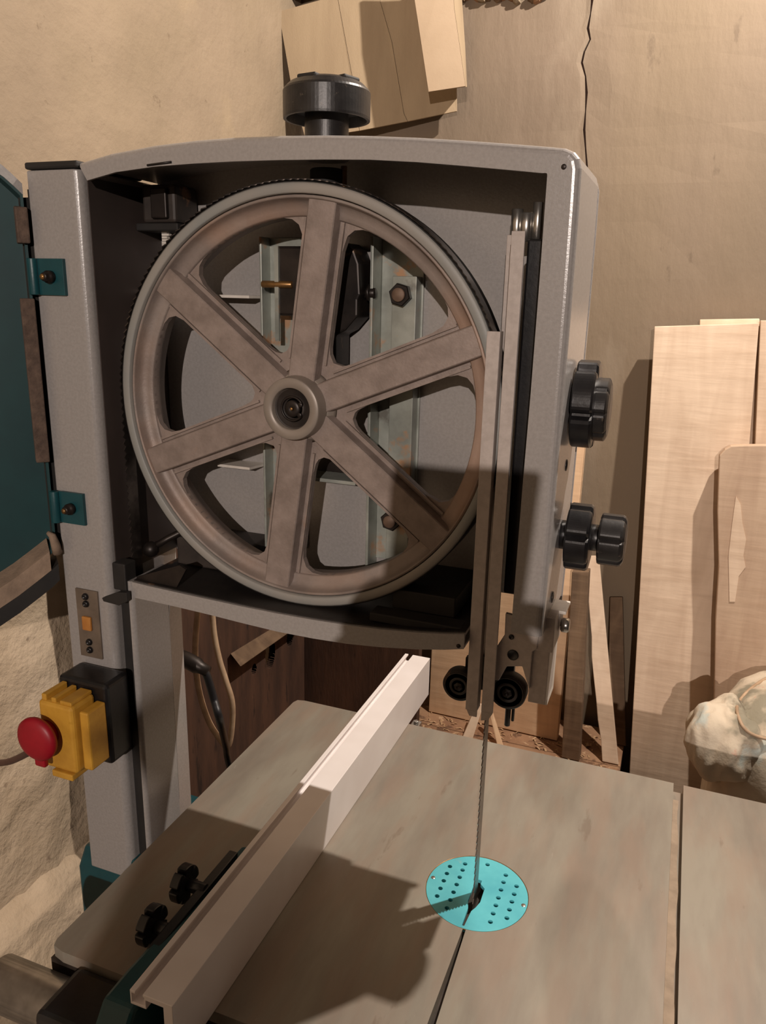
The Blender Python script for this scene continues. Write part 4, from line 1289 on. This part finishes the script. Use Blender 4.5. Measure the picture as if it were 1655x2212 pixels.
# ------------------------------------------------------------------ rip fence
fe = empty('rip_fence', (-.265, .57, ZT_), 'long white-grey aluminium rip fence with a slotted top lying across the table', 'rip fence')
f0, f1, zt2 = .3105, .8290, -.4261
prof = [(-.2810, zt2), (-.2768, zt2), (-.2768, zt2 - .0020), (-.2795, zt2 - .0020), (-.2795, zt2 - .0090), (-.2702, zt2 - .0090), (-.2702, zt2 - .0020), (-.2712, zt2 - .0020), (-.2712, zt2),
        (-.2490, zt2), (-.2490, ZT_ + .0004), (-.2520, ZT_ + .0004), (-.2520, zt2 - .0260), (-.2560, zt2 - .0260), (-.2560, zt2 - .0040), (-.2690, zt2 - .0040), (-.2690, zt2 - .0110), (-.2810, zt2 - .0110)]
MB().prism(prof, 1, f0, f1).build('fence_profile', M['alu'], fe, bevel=.0004)
MB().box((-.2800, .346, ZT_ + .0006), (-.2530, .83, zt2 - .0270)).build('fence_body', M['alu2'] if 'alu2' in M else M['darkbox'], fe, bevel=.001)
# rear hook bracket
mb = MB().box((-.2480, .7580, ZT_ - .020), (-.2380, .7700, ZT_ - .0020)); mb.cyl((-.2430, .764, ZT_ - .0020), (-.2430, .764, ZT_ + .001), .003, 6)
mb.build('rear_hook', M['steel'], fe, bevel=.0005)
# carrier casting in teal at the front
mb = MB()
mb.prism([(.2980, -.470), (.2980, -.540), (.360, -.540), (.360, -.5300), (.3520, -.5240), (.3520, ZT_ + .0008), (.420, ZT_ + .0008), (.4900, ZT_ + .0010), (.4900, -.4600), (.3400, -.4480), (.3150, -.4480)], 0, -.3080, -.2825)
mb.build('fence_carrier', M['teal'], fe, bevel=.003)
mb = MB(); mb.box((-.3650, .3080, -.5300), (-.3085, .3535, -.4790)); mb.build('rail_clamp', M['black'], fe, bevel=.006, seg=3)
mb = MB(); mb.cyl((-.3350, .2960, -.4960), (-.3350, .2780, -.4960), .0140, 24); mb.build('clamp_knob', M['brownknob'] if 'brownknob' in M else M['darkbox'], fe)


def fknob(y, z):
    k = star_knob((-.3180, y, z), (-1, 0, 0), .0150, .0085, 'fence_knob', 6, .34, [(-.016, .001, .0050)], 'black', fe)
    return k


for q_ in ((398, 1908), (328, 1998)):
    c = onX(*q_, -.3220); fknob(c.y, max(c.z, -.4600))
mb = MB().box((-.3080, .3600, -.4600), (-.3000, .4700, -.4500)); mb.build('locking_plate', M['black'], fe, bevel=.001)

# phone that takes the picture: its shadow falls on the lower right of the saw
ph = empty('smartphone', (0, -.012, -.145), 'black smartphone held up in front of the open saw', 'smartphone')
rx = Matrix.Rotation(math.radians(-15), 3, 'X')


def PH(lo, hi, name, m, bev):
    mb = MB().box(lo, hi, rx, (0, -.010, 0)); mb.build(name, m, ph, bevel=bev, seg=3)


PH((-.049, -.019, -.137), (.029, -.010, .024), 'body', M['black'], .003)
PH((-.0465, -.0196, -.132), (.0265, -.0188, .020), 'screen', M['rubber'], .0003)
PH((-.009, -.0100, -.022), (.009, -.0085, .012), 'camera_bump', M['blacksteel'], .0006)

# the person who takes the picture, standing behind the lens
per = empty('person', (0, -.46, FL), 'person in a dark jacket holding up the phone, standing in front of the saw', 'person')


def skinned(name, m, verts, edges, root, sub=2):
    me = bpy.data.meshes.new(name)
    o0 = Vector(per['o'])
    me.from_pydata([tuple(Vector(v[:3]) - o0) for v in verts], edges, [])
    o = bpy.data.objects.new(name, me); C.objects.link(o); o.parent = per
    k = o.modifiers.new('skin', 'SKIN'); k.use_smooth_shade = True
    if not me.skin_vertices: me.skin_vertices.new()
    for i, v in enumerate(verts):
        r = v[3]; r = r if isinstance(r, tuple) else (r, r)
        me.skin_vertices[0].data[i].radius = r
    me.skin_vertices[0].data[root].use_root = True
    b = o.modifiers.new('sub', 'SUBSURF'); b.levels = 1; b.render_levels = sub
    me.materials.append(m)
    return o


M['jacket'] = mat('dark jacket', (44, 42, 44), (36, 34, 36), 0.9, 0, 40)
M['skin'] = mat('skin', (206, 158, 132), (196, 146, 120), 0.5, 0, 20)
M['hair'] = mat('brown hair', (64, 46, 36), (50, 36, 28), 0.7, 0, 60)
V = [(.04, -.52, -.70, (.15, .11)), (.04, -.52, -.53, (.15, .11)), (.04, -.50, -.40, (.16, .10)), (.04, -.48, -.31, .060),
     (.20, -.48, -.37, .060), (.25, -.34, -.50, .048), (.15, -.16, -.31, .036), (.075, -.06, -.200, .026),
     (-.12, -.48, -.37, .060), (-.20, -.34, -.50, .048), (-.15, -.16, -.32, .036), (-.092, -.06, -.200, .026),
     (.13, -.53, -.78, .085), (.14, -.50, -1.04, .062), (.14, -.53, -1.36, .045), (.14, -.43, -1.41, .034),
     (-.05, -.53, -.78, .085), (-.06, -.50, -1.04, .062), (-.06, -.53, -1.36, .045), (-.06, -.43, -1.41, .034)]
Ed = [(0, 1), (1, 2), (2, 3), (2, 4), (4, 5), (5, 6), (6, 7), (2, 8), (8, 9), (9, 10), (10, 11), (0, 12), (12, 13), (13, 14), (14, 15), (0, 16), (16, 17), (17, 18), (18, 19)]
skinned('body', M['jacket'], V, Ed, 0)
Vh = [(.02, -.475, -.29, .048), (.03, -.455, -.195, .046), (.03, -.425, -.135, (.062, .072)), (.03, -.42, -.080, (.072, .088)), (.03, -.425, -.040, (.060, .074)),
      (.03, -.338, -.115, .011), (.03, -.332, -.105, .007), (.106, -.425, -.10, .012), (-.046, -.425, -.10, .012)]
skinned('head', M['skin'], Vh, [(0, 1), (1, 2), (2, 3), (3, 4), (3, 5), (5, 6), (3, 7), (3, 8)], 0)
Vr = [(.03, -.438, -.058, (.074, .080)), (.03, -.436, -.022, (.060, .066)), (.03, -.462, -.115, (.058, .052))]
skinned('hair', M['hair'], Vr, [(0, 1), (0, 2)], 0)
for sg, xe in ((1, .031), (-1, -.051)):
    hand = [(sg * .082 if sg > 0 else -.092, -.055, -.180, .024), (xe + sg * .022, -.034, -.135, (.017, .026)), (xe + sg * .014, -.022, -.105, (.015, .028))]
    ed = [(0, 1), (1, 2)]
    for k, (dz, L) in enumerate(((.040, 1.0), (.018, 1.05), (-.004, 1.0), (-.026, .85))):
        b = len(hand)
        hand += [(xe + sg * .014, -.012, -.100 + dz, .0085), (xe + sg * .008, -.002, -.094 + dz, .0080), (xe - sg * .010 * L, .000, -.092 + dz, .0072)]
        ed += [(2, b), (b, b + 1), (b + 1, b + 2)]
    b = len(hand)
    hand += [(xe + sg * .010, -.034, -.095, .0105), (xe + sg * .002, -.032, -.068, .0095), (xe - sg * .008, -.028, -.050, .0085)]
    ed += [(1, b), (b, b + 1), (b + 1, b + 2)]
    skinned('hand', M['skin'], hand, ed, 0)
